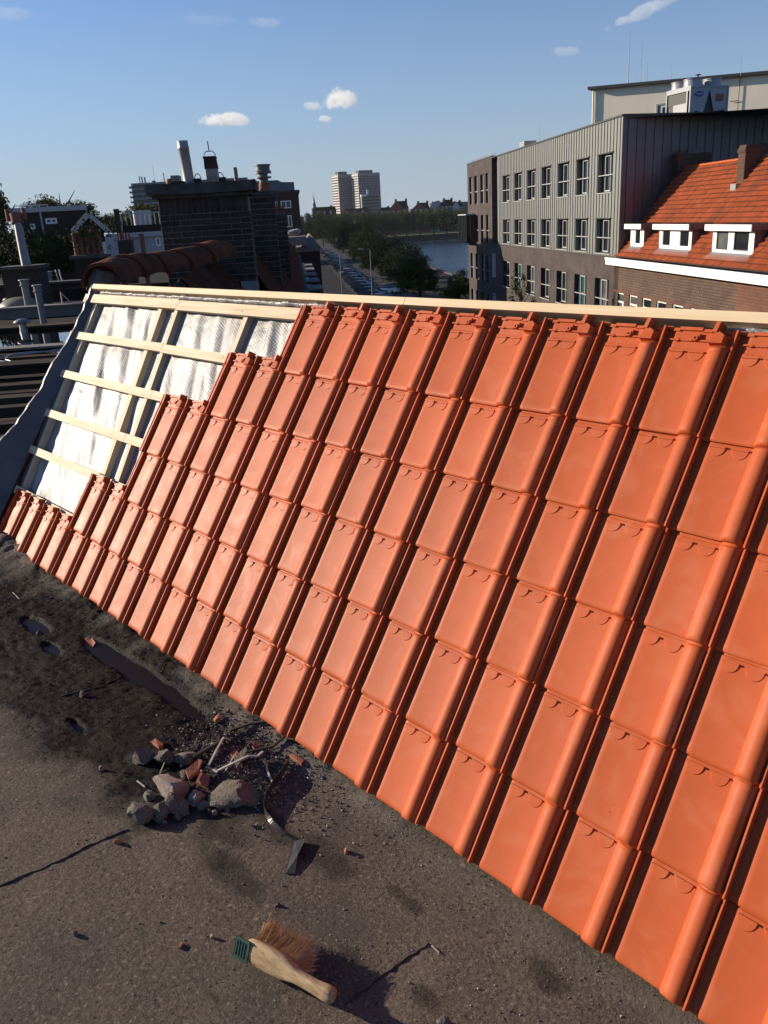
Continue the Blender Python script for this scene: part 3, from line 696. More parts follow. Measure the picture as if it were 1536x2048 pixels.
mb.grid(lambda u, v: (-.26 + 2.5 * u, -.02 + 1.55 * v, und(-.26 + 2.5 * u, -.02 + 1.55 * v)), 170, 110)
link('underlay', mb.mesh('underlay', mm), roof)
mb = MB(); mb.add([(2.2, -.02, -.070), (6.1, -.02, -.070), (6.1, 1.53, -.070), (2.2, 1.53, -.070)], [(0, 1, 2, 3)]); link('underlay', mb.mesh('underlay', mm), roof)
# crumpled top edge of the underlay tucked under the ridge board
for (xa, xb) in ((-.20, 2.05), (4.05, 4.42), (4.55, 4.95), (3.55, 3.9)):
    mb = MB(); n = int((xb - xa) / .012)
    def crum(u, v, xa=xa, xb=xb):
        x = xa + (xb - xa) * u; e = min(1, min(u, 1 - u) * (xb - xa) / .06)
        th = math.pi * v
        r = (.012 + .005 * noise.noise(Vector((x * 14, 0, 2))) + .003 * noise.noise(Vector((x * 45, v * 3, 4)))) * e
        return (x, 1.522 - r * math.cos(th) * .9, -.030 + (r * 2.1 + .006 * noise.noise(Vector((x * 9, 5, 1)))) * math.sin(th))
    mb.grid(crum, n, 8); link('underlay_fold', mb.mesh('underlay_fold', mm), roof)
# grey sheet turned up along the verge
mf = material('grey_verge_sheet', (0.075, 0.077, 0.09), rough=.40, var=.3, scale=4, spec=.5, bump=.35, bscale=9, bdist=.02)
EDGE = []
for va, xa in ((-.05, -1.15), (.30, -.92), (.48, -.72), (.585, -.60), (.70, -.50), (.772, -.475), (.86, -.43), (1.0, -.385), (1.13, -.33), (1.27, -.285), (1.45, -.262), (1.60, -.245)):
    lo, hi = 0.0, .6                                     # stands up from the verge: find how far out and how high its rim is
    for _ in range(40):
        w_ = (lo + hi) / 2; x_ = -.20 - w_; h_ = -.07 + 1.25 * w_; xp = 4.646 + (x_ - 4.646) * 1.94 / (1.94 - h_)
        if xp > xa: lo = w_
        else: hi = w_
    EDGE.append((.656 + (va - .656) * (1.94 - h_) / 1.94, x_, h_))
def edge(v):
    for i in range(len(EDGE) - 1):
        if EDGE[i][0] <= v <= EDGE[i + 1][0]:
            q = (v - EDGE[i][0]) / (EDGE[i + 1][0] - EDGE[i][0]); return [EDGE[i][k] * (1 - q) + EDGE[i + 1][k] * q for k in (1, 2)]
    return EDGE[-1][1:]
def vsheet(u, v):
    vv = -.02 + 1.58 * v; xe, he = edge(min(1.56, max(-.02, vv))); xe += .012 * noise.noise(Vector((vv * 9, 0, 0)))
    x = -.19 + (xe + .19) * u
    h = -.078 + (he + .078) * (u ** 1.25) + (.016 * noise.noise(Vector((x * 9, vv * 5, 3))) + .010 * noise.noise(Vector((x * 14 + vv * 9, vv * 16, 7)))) * min(1, u * 1.6)
    return (x, vv, h)
mb = MB(); mb.grid(vsheet, 14, 90)
mb.grid(lambda u, v: (vsheet(1, v)[0] - .05 * math.sin(u * 1.5), vsheet(1, v)[1], vsheet(1, v)[2] + .012 * math.sin(u * 3.1) - .16 * u * u), 6, 90)
link('verge_sheet', mb.mesh('verge_sheet', mf), roof)
# the boards underneath, the far slope and the gable end that close the roof
mb = MB()
mb.box(-.24, 6.1, -.03, 1.53, -.120, -.100)
link('roof_boarding', mb.mesh('roof_boarding', M['roofwood']), roof)
mb = MB(); top = rl(0, 1.55, -.03)
mb.add([(-.24, top.y, top.z), (6.1, top.y, top.z), (6.1, top.y + 3.0, top.z - 4.2), (-.24, top.y + 3.0, top.z - 4.2)], [(0, 1, 2, 3)])
mb.add([(-.24, -.03, -.03), (-.24, top.y, top.z - .04), (-.24, top.y + 3.0, top.z - 4.2), (-.24, -.03, -4.2)], [(0, 1, 2, 3)])
mb.add([(6.1, -.03, -.03), (6.1, top.y, top.z - .04), (6.1, top.y + 3.0, top.z - 4.2), (6.1, -.03, -4.2)], [(0, 1, 2, 3)])
o = mb.build('rear_slope', M['slopeold'], roof)

# ------------------------------------------------------------------ brush, rubble and scraps on the flat roof
def dz(p, k=0.0): return Vector((p.x, p.y, deck_z(p.x, p.y) + k))
H0 = atz(497, 1897, .03); H1 = atz(672, 2012, .0)
bx = (H1 - H0); bx.z = 0; blen = bx.length; bx.normalize(); by = Vector((-bx.y, bx.x, 0))   # by points away from the viewer, to the bristles
brush = thing('hand_brush', 'wooden hand brush with coir bristles and green plastic end lying on the flat roof', 'brush', (H0.x, H0.y, -.02))
bo = Vector((H0.x, H0.y, -.0))
tilt_b = math.radians(24)                             # lies on its side, bristles pointing away and a little down
bn = (by * math.cos(tilt_b) - Z * math.sin(tilt_b)).normalized(); bt = bn.cross(bx).normalized()
if bt.z < 0: bt = -bt
def bpnt(a, n_, w): return bo + bx * a + bn * n_ + bt * w + Z * .030
# back and handle: one carved piece; (along, half width, half thickness, drop)
secs = [(-.004, .010, .010, 0), (.0, .022, .012, 0), (.03, .027, .0135, 0), (.08, .028, .014, 0), (.125, .026, .0145, .0), (.15, .021, .0145, .001), (.172, .0155, .014, .003), (.20, .0135, .0135, .005), (.24, .0135, .0135, .006), (.275, .016, .0145, .006), (.292, .017, .0145, .006), (.300, .0135, .012, .006), (.303, .006, .006, .006)]
sc_ = blen / .30
mb = MB(); n = 16; vs = []
for (a, hw, ht, dr) in secs:
    for k in range(n):
        th = 2 * math.pi * k / n; cx = math.cos(th); sx = math.sin(th)
        ex_ = abs(cx) ** .62 * (1 if cx > 0 else -1); ey_ = abs(sx) ** .62 * (1 if sx > 0 else -1)
        vs.append(bpnt(a * sc_, ey_ * ht - dr, ex_ * hw))
mb.add(vs, [(i * n + k, i * n + (k + 1) % n, (i + 1) * n + (k + 1) % n, (i + 1) * n + k) for i in range(len(secs) - 1) for k in range(n)] , True)
mb.add(vs[:n], [tuple(range(n))]); mb.add(vs[-n:], [tuple(range(n))])
mb.build('handle', M['brushwood'], brush, recalc=True)
rb = random.Random(3); mb = MB()
for i in range(2600):
    a = rb.uniform(.006, .148); w = rb.uniform(-.020, .020)
    s_ = .012; fl = (a - .075) / .075
    p0 = bpnt(a * sc_, s_, w); Ln = rb.uniform(.058, .080) * (1.12 if a < .03 else 1)
    q = bn + bx * (fl * .20 + rb.gauss(0, .10)) + bt * (w / .02 * .25 + rb.gauss(0, .10))
    p1 = p0 + q.normalized() * Ln * .5; q2 = q + bx * rb.gauss(0, .22) + bt * rb.gauss(0, .2); p2 = p1 + q2.normalized() * Ln * .5
    g = -.012
    p1.z = max(p1.z, -.019); p2.z = max(p2.z, -.0195)
    r = .00055; mb.tube([p0, p1, p2], [r, r, r * .6], 3, caps=False, smooth=False)
tag(mb.build('bristles', M['bristle'], brush), None, None, kind='stuff')
mb = MB()
fr = Frame(bpnt(-.012 * sc_, 0, 0), bx, bn, bt)
mb.box(-.020, .022, -.0155, -.0120, -.022, .022, fr); mb.box(-.020, -.017, -.0155, .006, -.022, .022, fr)
for k in range(4): mb.box(-.015 + k * .008, -.0125 + k * .008, -.0172, -.0150, -.018, .018, fr)
for sg in (-1, 1): mb.box(-.020, .022, -.0176, -.0120, min(sg * .0222, sg * .0245), max(sg * .0222, sg * .0245), fr)
mb.build('end_guard', M['green'], brush)

def rock_mesh(seed, sx, sy, sz, angular=.5, sub=3):
    bm = bmesh.new(); bmesh.ops.create_icosphere(bm, subdivisions=sub, radius=1.0); r = random.Random(seed)
    planes = [(Vector((r.gauss(0, 1), r.gauss(0, 1), r.gauss(0, 1))).normalized(), r.uniform(.34, .72)) for _ in range(9)]
    off = Vector((seed * 1.7, seed * .9, seed * 2.3))
    for v in bm.verts:
        p = v.co * (1 + .30 * noise.noise(v.co * 1.1 + off))
        for nrm, d in planes:
            e = p.dot(nrm) - d
            if e > 0: p -= nrm * e * (.62 + .33 * angular)
        p *= 1 + .16 * noise.noise(v.co * 2.6 + off) + (.13 - .08 * angular) * noise.noise(v.co * 6 + off) + .06 * noise.noise(v.co * 13 + off)
        v.co = Vector((p.x * sx, p.y * sy, p.z * sz)) * 1.35
    m = bpy.data.meshes.new('stone'); bm.to_mesh(m); bm.free()
    m.polygons.foreach_set('use_smooth', [True] * len(m.polygons)); m.set_sharp_from_angle(angle=math.radians(32))
    return m
def rock(name, px, py, wpx, hpx, mat, label, cat, seed, ang=.5, flat=.7, group=None, rz=None):
    p = atz(px, py + hpx * .35, -.015); t_ = (p - CAM).dot(wray(768, 1024)); s = t_ / FOC
    m = rock_mesh(seed, wpx * s * .47, wpx * s * .40, hpx * s * .50 * flat + .004, ang); m.materials.append(mat)
    o = link(name, m); tag(o, label, cat, group)
    o.location = (p.x, p.y, deck_z(p.x, p.y) + hpx * s * .24); o.rotation_euler = (0, 0, (rz if rz is not None else .30 + RND.uniform(-.35, .35)))
    return o
GR = 'rubble heaped on the flat roof'
rock('stone', 343, 1566, 68, 50, M['stonepink'], 'pale pink angular stone with a white broken face, largest of the rubble pile', 'stone', 3, .85, .95, GR)
rock('stone', 468, 1575, 98, 27, M['stone'], 'long grey mortar lump with a shaded flank at the right of the pile', 'stone', 63, .8, .95, GR, .5)
rock('stone', 287, 1616, 52, 44, M['stone'], 'rough tan mortar lump at the near left corner of the pile', 'stone', 8, .3, .9, GR)
rock('stone', 352, 1601, 54, 40, M['stone'], 'crumbly dark mortar lump right in front of the pink stone', 'stone', 12, .25, .9, GR)
rock('stone', 322, 1614, 40, 34, M['stone'], 'small crumbly mortar lump wedged between two larger ones in front of the pink stone', 'stone', 14, .25, .9, GR)
rock('stone', 393, 1588, 34, 30, M['stonepink'], 'small rounded grey stone in the middle of the pile', 'stone', 17, .45, .9, GR)
rock('stone', 328, 1507, 40, 34, M['stone'], 'brown rounded lump at the back of the pile', 'stone', 21, .5, .9, GR)
rock('stone', 366, 1510, 44, 28, M['stone'], 'grey lump behind the pink stone, beside the brown rounded one', 'stone', 25, .5, .8, GR)
rock('stone', 288, 1508, 42, 36, M['stone'], 'wet dark lump at the muddy back left of the pile', 'stone', 28, .3, .9, GR)
rock('stone', 300, 1586, 24, 18, M['stone'], 'fist sized tan stone left of the pink stone', 'stone', 31, .4, .9, GR)
rock('stone', 407, 1607, 30, 12, M['stone'], 'flat grey chip lying below the rounded stone', 'stone', 33, .7, .7, GR)
rock('stone', 428, 1495, 20, 12, M['stonepink'], 'small pale pebble lying among the dark sticks', 'stone', 37, .4, .9, GR)
rock('stone', 372, 1545, 26, 16, M['stone'], 'small olive stone touching the orange shards', 'stone', 36, .5, .9, GR)
rock('pebble', 428, 1621, 12, 11, M['stonepink'], 'pale pebble at the near edge of the pile, brightest of its cluster', 'pebble', 41, .3, 1, 'pebbles near the pile')
rock('pebble', 419, 1617, 8, 7, M['stone'], 'tiny grey pebble left of the pale pebble', 'pebble', 42, .3, 1, 'pebbles near the pile')
rock('pebble', 440, 1613, 12, 9, M['stone'], 'grey pebble right of the pale pebble', 'pebble', 43, .3, 1, 'pebbles near the pile')
rock('pebble', 455, 1615, 14, 9, M['stone'], 'flat brown pebble at the right end of the pebble cluster', 'pebble', 44, .3, 1, 'pebbles near the pile')
rock('pebble', 330, 1638, 12, 7, M['stone'], 'pebble at the foot of the crumbly mortar lumps', 'pebble', 45, .3, 1, 'pebbles near the pile')
rock('pebble', 356, 1627, 16, 9, M['stone'], 'greenish pebble below the dark mortar lump', 'pebble', 46, .3, 1, 'pebbles near the pile')
rock('pebble', 203, 1533, 11, 9, M['stonepink'], 'single pale pebble on the bare sheet left of the pile', 'pebble', 47, .4, 1, 'loose pebbles on the sheet')
rock('pebble', 236, 1679, 14, 12, M['shard'], 'brown clod with a long shadow beside the sheet seam', 'pebble', 48, .4, 1, 'loose pebbles on the sheet')
rock('pebble', 150, 1863, 10, 8, M['stone'], 'grey pebble alone on the near left of the flat roof', 'pebble', 49, .4, 1, 'loose pebbles on the sheet')
rock('pebble', 424, 1868, 9, 7, M['stonepink'], 'tiny pale pebble left of the brush', 'pebble', 50, .4, 1, 'loose pebbles on the sheet')
rock('pebble', 554, 1803, 12, 7, M['stone'], 'dark pebble above the brush bristles', 'pebble', 51, .4, 1, 'loose pebbles on the sheet')
rock('pebble', 692, 1699, 12, 8, M['shard'], 'little red brick crumb on the sheet below the eaves', 'pebble', 52, .5, 1, 'loose pebbles on the sheet')
rock('pebble', 890, 2040, 26, 20, M['stone'], 'dark clod at the near edge beyond the brush', 'pebble', 53, .3, 1, 'loose pebbles on the sheet')
rock('pebble', 76, 1258, 16, 11, M['twigdark'], 'dark pebble standing in the puddle', 'pebble', 54, .4, 1, 'loose pebbles on the sheet')
rock('pebble', 163, 1383, 14, 10, M['stone'], 'grey pebble in the mud beside the small puddle', 'pebble', 55, .4, 1, 'loose pebbles on the sheet')
def shard(pts, th, mat, label, name='tile_shard', cat='tile shard', lift=.01, group='broken bits of old roof tile'):
    P_ = [atz(x, y, -.015) for x, y in pts]; c_ = sum(P_, Vector()) / len(P_)
    o_z = deck_z(c_.x, c_.y) + lift
    mb = MB(); k = [RND.uniform(0, .012) for _ in P_]
    mb.prism([Vector((p.x, p.y, o_z + q)) for p, q in zip(P_, k)], Vector((0, 0, -th)))
    return tag(mb.build(name, mat, recalc=True), label, cat, group)
shard([(374, 1560), (400, 1538), (407, 1540), (398, 1558), (380, 1573)], .012, M['shard'], 'orange triangular tile shard leaning in the middle of the pile', lift=.03)
shard([(392, 1570), (402, 1552), (420, 1560), (416, 1578)], .010, M['shard'], 'dark red tile shard beside the rounded grey stone', lift=.012)
shard([(462, 1516), (476, 1513), (482, 1526), (472, 1533)], .012, M['shard'], 'ribbed orange tile shard among the wooden strips', lift=.015)
shard([(579, 1514), (586, 1512), (609, 1524), (603, 1536)], .010, M['shard'], 'narrow orange tile shard lying alone near the eaves', lift=.008)
shard([(304, 1487), (312, 1480), (327, 1492), (318, 1500)], .010, M['shard'], 'orange tile shard at the muddy back of the pile', lift=.014)
shard([(427, 1440), (440, 1433), (442, 1440), (431, 1446)], .008, M['shard'], 'brown tile shard in the wet mud below the eaves', lift=.010)
shard([(505, 1500), (515, 1490), (519, 1495), (509, 1504)], .008, M['shard'], 'small orange tile shard at the right end of the pile', lift=.012)
shard([(476, 1550), (470, 1533), (495, 1513), (497, 1520), (480, 1546)], .012, M['stone'], 'buff wedge shaped chip standing among the wooden strips', name='chip', cat='chip', lift=.03, group=GR)
shard([(168, 1270), (178, 1262), (190, 1280), (184, 1284)], .004, M['shard'], 'thin brown leaf of rust lying in the long puddle', lift=.004)
shard([(202, 1285), (208, 1283), (219, 1300), (212, 1302)], .004, M['shard'], 'second rust leaf in the long puddle, nearer the eaves', lift=.004)
def stick(pts, w, h, mat, label, lifts, name='wood_strip', cat='wood strip', group='wood scraps in the rubble'):
    P_ = [dz(atz(x, y, -.015), l) for (x, y), l in zip(pts, lifts)]
    mb = MB()
    for i in range(len(P_) - 1): mb.beam(P_[i], P_[i + 1], w * RND.uniform(.85, 1.1), h)
    return tag(mb.build(name, mat), label, cat, group)
stick([(419, 1542), (436, 1520), (450, 1497), (463, 1493)], .006, .006, M['twig'], 'bent white wood strip standing up in the middle of the pile', (.02, .035, .04, .03))
stick([(414, 1543), (437, 1556)], .006, .004, M['twig'], 'short white wood splinter left of the long one', (.02, .02))
stick([(438, 1556), (470, 1549), (500, 1535), (517, 1533), (527, 1518)], .007, .005, M['twig'], 'long kinked white wood strip across the pile', (.025, .04, .045, .04, .03))
stick([(530, 1523), (536, 1548), (548, 1573)], .005, .003, M['twig'], 'grey wood splinter beside the curved metal strip', (.015, .01, .01))
stick([(388, 1528), (420, 1508), (455, 1485)], .012, .010, M['twigdark'], 'rotten black stick along the back of the pile', (.02, .02, .012))
stick([(455, 1516), (500, 1510), (545, 1500), (570, 1480)], .007, .006, M['twigdark'], 'thin black stick reaching from the pile to the eaves', (.02, .018, .012, .008))
stick([(462, 1466), (500, 1455), (538, 1449)], .008, .007, M['twigdark'], 'black stick lying in the dirt against the eaves', (.01, .01, .008))
stick([(452, 1550), (470, 1530)], .004, .003, M['twig'], 'thin pale stalk leaning on the buff chip', (.01, .03), name='stalk', cat='stalk')
stick([(320, 1550), (331, 1534)], .003, .003, M['twig'], 'short straw by the left side of the pink stone', (.01, .02), name='stalk', cat='stalk')
stick([(274, 1562), (290, 1577)], .003, .003, M['twig'], 'thin straw at the left edge of the pile', (.01, .012), name='stalk', cat='stalk')
stick([(25, 1183), (38, 1195)], .003, .003, M['twig'], 'thin pale straw in the wet mud near the far corner', (.006, .006), name='stalk', cat='stalk')
stick([(358, 1893), (364, 1882)], .007, .006, M['shard'], 'little splinter of bark left of the brush', (.004, .004), name='splinter', cat='splinter')
stick([(863, 1888), (878, 1902)], .0025, .002, M['twig'], 'thin straw below the short sheet seam', (.003, .003), name='stalk', cat='stalk')
# curved metal strip: a band standing on edge, then folded flat
mb = MB(); P_ = [(578, 1528, .016), (565, 1552, .022), (548, 1574, .024), (534, 1596, .022), (528, 1617, .018), (530, 1632, .012), (541, 1649, .008), (560, 1664, .005), (590, 1681, .004)]
pts = []
for i in range(len(P_) - 1):
    for j in range(4):
        q = j / 4; pts.append([P_[i][k] * (1 - q) + P_[i + 1][k] * q for k in range(3)])
pts.append(P_[-1])
wp = []
for i, (x, y, w) in enumerate(pts):
    p = dz(atz(x, y, -.018)); d = (atz(*pts[min(i + 1, len(pts) - 1)][:2], -.018) - atz(*pts[max(0, i - 1)][:2], -.018)).normalized()
    side = Vector((-d.y, d.x, 0)); k = min(1, max(0, (i - 18) / 10))
    up = (Z * (1 - k) + side * k).normalized()
    wp.append((p + Z * .003, p + Z * .003 + up * (w * .9 + .006), side))
mb.add([q for a, b_, s_ in wp for q in (a, b_, b_ + s_ * .002, a + s_ * .002)], [(i * 4 + k, i * 4 + (k + 1) % 4, (i + 1) * 4 + (k + 1) % 4, (i + 1) * 4 + k) for i in range(len(wp) - 1) for k in range(4)])
E1 = [atz(x, y, -.018) for x, y in ((590, 1681), (613, 1684), (596, 1716), (590, 1747), (571, 1747), (577, 1715))]
mb.prism([Vector((p.x, p.y, deck_z(p.x, p.y) + .004 + (.010 if i in (1, 2) else 0))) for i, p in enumerate(E1)], Vector((0, 0, -.002)))
tag(mb.build('metal_strip', M['strip'], recalc=True), 'bent dark metal strip curving away from the rubble pile with a folded end', 'metal strip')

# ------------------------------------------------------------------ chimneys and old roofs of the neighbouring row
def brick_box(b, mat=None):
    mb = MB(); x, y, z = b; e = .006
    mb.add([(-x, -y, -z), (x, -y, -z), (x, y, -z), (-x, y, -z), (-x + 0, -y, z), (x, -y, z), (x, y, z), (-x, y, z)], [(0, 3, 2, 1), (4, 5, 6, 7), (0, 1, 5, 4), (1, 2, 6, 5), (2, 3, 7, 6), (3, 0, 4, 7)])
    m = mb.mesh('brick', M['brickold'])
    bm = bmesh.new(); bm.from_mesh(m); bmesh.ops.bevel(bm, geom=bm.edges[:], offset=e, segments=1, affect='EDGES'); bm.to_mesh(m); bm.free()
    return m
BRK = {'str': brick_box((.103, .052, .026)), 'half': brick_box((.048, .052, .026)), 'side': brick_box((.052, .103, .026)), 'side_half': brick_box((.052, .048, .026)), 'soldier': brick_box((.026, .052, .10))}
def chimney(label, a, b0, b1, da, z0, z1, capz=.10, over=.10, soldier=True, seed=1, group=None, course=.0625):
    """a: near face along the street; b0..b1 its width; da depth"""
    F = Frame(AB(a, b0), DB, -D1, Z)                 # x along the face, y towards the viewer
    w = b1 - b0; r = random.Random(seed)
    root = thing('brick_chimney', label, 'chimney', AB(a, (b0 + b1) / 2, z0), group)
    mb = MB(); mb.box(.008, w - .008, -da, -.012, z0, z1 - .01, F); mb.build('mortar_core', M['mortarold'], root)
    nrow = int((z1 - z0) / course); un = (w + .008) / max(1, round(w / .1075)) * 2; kx = un / .215
    top_rows = 3 if soldier else 0
    for k in range(nrow - top_rows):
        z = z0 + course * (k + .5); x = 0.0; first = k % 2
        while x < w - .03:
            L_ = un
            key = 'str'
            if first: key = 'half'; L_ = un / 2; first = False
            if x + L_ > w + .02: key = 'half'; L_ = un / 2
            if x + L_ > w + .03: break
            put('brick', BRK[key], root, F.mat(x + L_ / 2 - .004, -.052 + r.uniform(-.004, .005), z) @ Matrix.Rotation(r.uniform(-.012, .012), 4, 'Z') @ Matrix.Rotation(r.uniform(-.012, .012), 4, 'Y') @ Matrix.Diagonal((kx, 1, course / .0625, 1)))
            x += L_
        y = .104 if k % 2 == 0 else .104
        while y < da - .03:
            key = 'side'; L_ = .215
            if k % 2 and y < .11: key = 'side_half'; L_ = .107
            put('brick', BRK[key], root, F.mat(w - .052 + r.uniform(-.003, .004), -y - L_ / 2 + .004, z) @ Matrix.Diagonal((1, 1, course / .0625, 1))); y += L_
    if soldier:
        x = .03; zt_ = z0 + course * (nrow - 3) + .105
        while x < w - .02:
            put('brick', BRK['soldier'], root, F.mat(x, -.052 + r.uniform(-.003, .004), zt_)); x += .0625
    if capz:
        mb = MB(); mb.box(-over, w + over, -da - over, over, z1 - .01, z1 + capz, F); mb.box(-over * .45, w + over * .45, -da - over * .45, over * .45, z1 - .05, z1 - .008, F)
        me = mb.mesh('cap_slab', M['concrete']); bm = bmesh.new(); bm.from_mesh(me); bmesh.ops.subdivide_edges(bm, edges=bm.edges[:], cuts=5, use_grid_fill=True)
        for v in bm.verts: v.co += Vector((nz(v.co.x, v.co.z, 9, 1), nz(v.co.y, v.co.z, 9, 2), nz(v.co.x, v.co.y, 8, 3))) * .010
        bm.to_mesh(me); bm.free()
        o = link('cap_slab', me, root); o.matrix_local = root_inv(root)
    return root, F, w
ch, F, w = chimney('big sooty brick chimney with a thick concrete cap, a steel flue and a rusty pot', 5.65, .235, 1.245, .48, -.75, 1.97, seed=4)
zc = 2.07
q = F.p(.355, -.20, 0); bF = Vector((q.x, q.y, zc)); tp = at(397, 288, (bF - CAM).dot(wray(768, 1024)) * 1.0); tp2 = bF + Vector((0, 0, .44))
mb = MB(); mb.lathe(bF, [(.10, -.02), (.085, .02), (.0625, .035), (.0612, .045), (.0605, .37), (.0640, .375), (.0640, .39), (.0605, .395), (.0605, .455), (.052, .455), (.052, .40)], 22, axis=(-.06, -.02, 1)); mb.build('steel_flue', M['flue'], ch, sharp=40)
q = F.p(.63, -.20, 0); bP = Vector((q.x, q.y, zc))
mb = MB()
def sq(mb, b, h0, h1, r0, r1, ax=(-.05, -.02, 1)):
    ax = Vector(ax); A = b + ax * h0; B = b + ax * h1; e1 = DB; e2 = D1
    vs = [A + e1 * i * r0 + e2 * j * r0 for i, j in ((-1, -1), (1, -1), (1, 1), (-1, 1))] + [B + e1 * i * r1 + e2 * j * r1 for i, j in ((-1, -1), (1, -1), (1, 1), (-1, 1))]
    mb.add(vs, [(0, 1, 5, 4), (1, 2, 6, 5), (2, 3, 7, 6), (3, 0, 4, 7), (0, 3, 2, 1), (4, 5, 6, 7)])
sq(mb, bP, -.02, .15, .068, .065); o = mb.build('chimney_pot', M['whiterust'], ch)
mb = MB(); sq(mb, bP, .15, .28, .074, .066); sq(mb, bP, .262, .275, .076, .072); o2 = mb.build('rusty_cowl', M['rust'], ch)
mb = MB(); tb = bP + Vector((-.05, -.02, 1)) * .28
for s_ in (-1, 1): mb.tube([tb + DB * .062 * s_, tb + DB * .062 * s_ + Z * .025, tb + DB * .036 * s_ + Z * .055], .005, 6)
mb.tube([tb - DB * .036 + Z * .055, tb + DB * .036 + Z * .055], .005, 6); mb.tube([tb + Z * .055, tb + Z * .16 - DB * .006], .007, 6)
mb.build('wire_frame', M['black'], ch)
q = F.p(.14, -.22, 0); b3 = Vector((q.x, q.y, zc)); mb = MB(); mb.lathe(b3, [(.05, -.02), (.05, .03), (.042, .05), (.038, .07), (.03, .07)], 12); mb.build('broken_pot', M['terracotta'], ch)
mb = MB(); mb.box(.17, .30, -.28, -.12, zc - .02, zc + .035, F); mb.build('loose_brick', M['brickold'], ch)
for x_ in (.42, .70): mb = MB(); mb.box(x_, x_ + .07, -.26, -.14, zc - .02, zc + .055, F); mb.build('loose_brick', M['brickold'], ch)
for xx in (.46, .715):
    c0 = F.p(xx, -.16, zc + .05); mb = MB(); mb.tube([c0 + DB * .035 * math.cos(t_ * math.pi / 8) + Z * .055 * math.sin(t_ * math.pi / 8) for t_ in range(9)], .005, 6); mb.build('wire_hook', M['black'], ch)
ch2, F2, w2 = chimney('second brick chimney of the row, right behind the big one', 9.2, .75, 1.47, .5, -.6, 2.02, capz=.05, over=.03, soldier=False, seed=6, course=.078)
for k, (xx, h_, rr_) in enumerate(((.28, .30, .05), (.58, .26, .06))):
    q = F2.p(xx, -.25, 2.06); mb = MB()
    if k == 0: mb.lathe(q, [(.06, 0), (.055, .1), (.05, .12)], 12); mb.build('chimney_pot', M['terracotta'], ch2)
    else:
        mb.lathe(q, [(.09, 0), (.08, .12), (.075, .14)], 14)
        mb.build('chimney_pot', M['terracotta'], ch2)
        mb = MB(); mb.lathe(q, [(.07, .14), (.07, .20), (.125, .20), (.125, .225), (.07, .225), (.07, .27), (.13, .27), (.13, .30), (.11, .315), (.11, .38), (.125, .38), (.125, .40)], 16); mb.build('vent_cowl', M['galv'], ch2, sharp=30)
ch3, F3, w3 = chimney('third brick chimney of the row, lowest and farthest', 13.2, .95, 1.60, .5, -.9, 1.74, capz=.03, over=.02, soldier=False, seed=9, course=.09)
for xx in (.55, .68, .78):
    q = F3.p(xx - .2, -.25, 1.76); mb = MB(); mb.lathe(q, [(.04, 0), (.036, .10), (.045, .10), (.045, .12), (.036, .12), (.034, .16)], 10); mb.build('chimney_pot', M['terracotta'], ch3)

# a plain steel stack far behind the chimney
st = at(475, 366, 24); mb = MB(); mb.tube([st + Z * -.6, st + Z * .42 - DB * .03], .062, 14); tag(mb.build('flue_pipe', M['galv']), 'slim grey flue pipe rising behind the big chimney', 'flue pipe')

# old roof of the row: a slope to the street, mortar-bedded ridge tiles running up to the chimney
old = thing('old_terrace_house', 'weathered old roof of the row beyond the chimney, its worn ridge tiles bedded in mortar', 'house', AB(4, .6, 0))
def slope(u, v, a0, a1, b0, z0, b1, z1):
    a = a0 + (a1 - a0) * u; bq = b0 + (b1 - b0) * v; z = z0 + (z1 - z0) * v
    z += .03 * noise.noise(Vector((a * 1.1, bq * 3, 1))) + .02 * math.sin(a * 2 * math.pi / .21) * .6
    return AB(a, bq, z)
mb = MB(); mb.grid(lambda u, v: slope(u, v, 2.5, 6.15, .80, 1.24, 1.86, .02), 90, 8); mb.grid(lambda u, v: slope(u, v, 6.16, 40, .95, 1.45, 1.86, .02), 800, 10); mb.build('street_slope', M['slopeold'], old)
mb = MB(); mb.grid(lambda u, v: slope(u, v, 2.5, 6.15, .78, 1.22, -.05, .2), 60, 6); mb.grid(lambda u, v: slope(u, v, 6.16, 40, .94, 1.44, -.05, .2), 300, 6); mb.build('garden_slope', M['darkroof'], old)
mb = MB(); mb.add([AB(2.5, -.05, .1), AB(2.5, .79, 1.22), AB(2.5, 1.86, 0), AB(2.5, 1.86, -3), AB(2.5, -.05, -3)], [(0, 1, 2, 3, 4)]); mb.box(2.5, 40, 1.80, 1.95, -9, .02, FS); mb.build('wall', M['brickold'], old)
# ridge tiles: curved clay barrels, uneven
RP = [(205, 566, 6.75), (252, 548, 7.15), (300, 540, 7.6), (352, 531, 8.05), (400, 518, 8.5), (446, 508, 8.95)]
RPw = [at(*p) for p in RP]
for i in range(len(RPw) - 1):
    A, Bp = RPw[i], RPw[i + 1]; d = (Bp - A).normalized(); sd = d.cross(Z).normalized(); up = sd.cross(d)
    L_ = (Bp - A).length + .05; r0 = .165; r1 = .145
    A = A + Z * RND.uniform(-.012, .012)
    def barrel(u, v, A=A, d=d, sd=sd, up=up, L_=L_, i=i):
        th = math.pi * (1.06 * v - .03); r = .150 + .022 * (1 - u) + (.012 if u < .08 else 0) + .012 * noise.noise(Vector((u * 3, v * 4, i)))
        return A + d * (L_ * u) + sd * math.cos(th) * r * 1.05 + up * (math.sin(th) * r * 1.0 - .03 + .025 * math.sin(u * math.pi))
    mb = MB(); mb.grid(barrel, 14, 18)
    mb.grid(lambda u, v, f=barrel, A=A: f(0, v) + (A - f(0, v)) * (.16 * u) - Z * 0.0, 1, 18)
    mb.build('ridge_tile', M['ridgeold'], old)
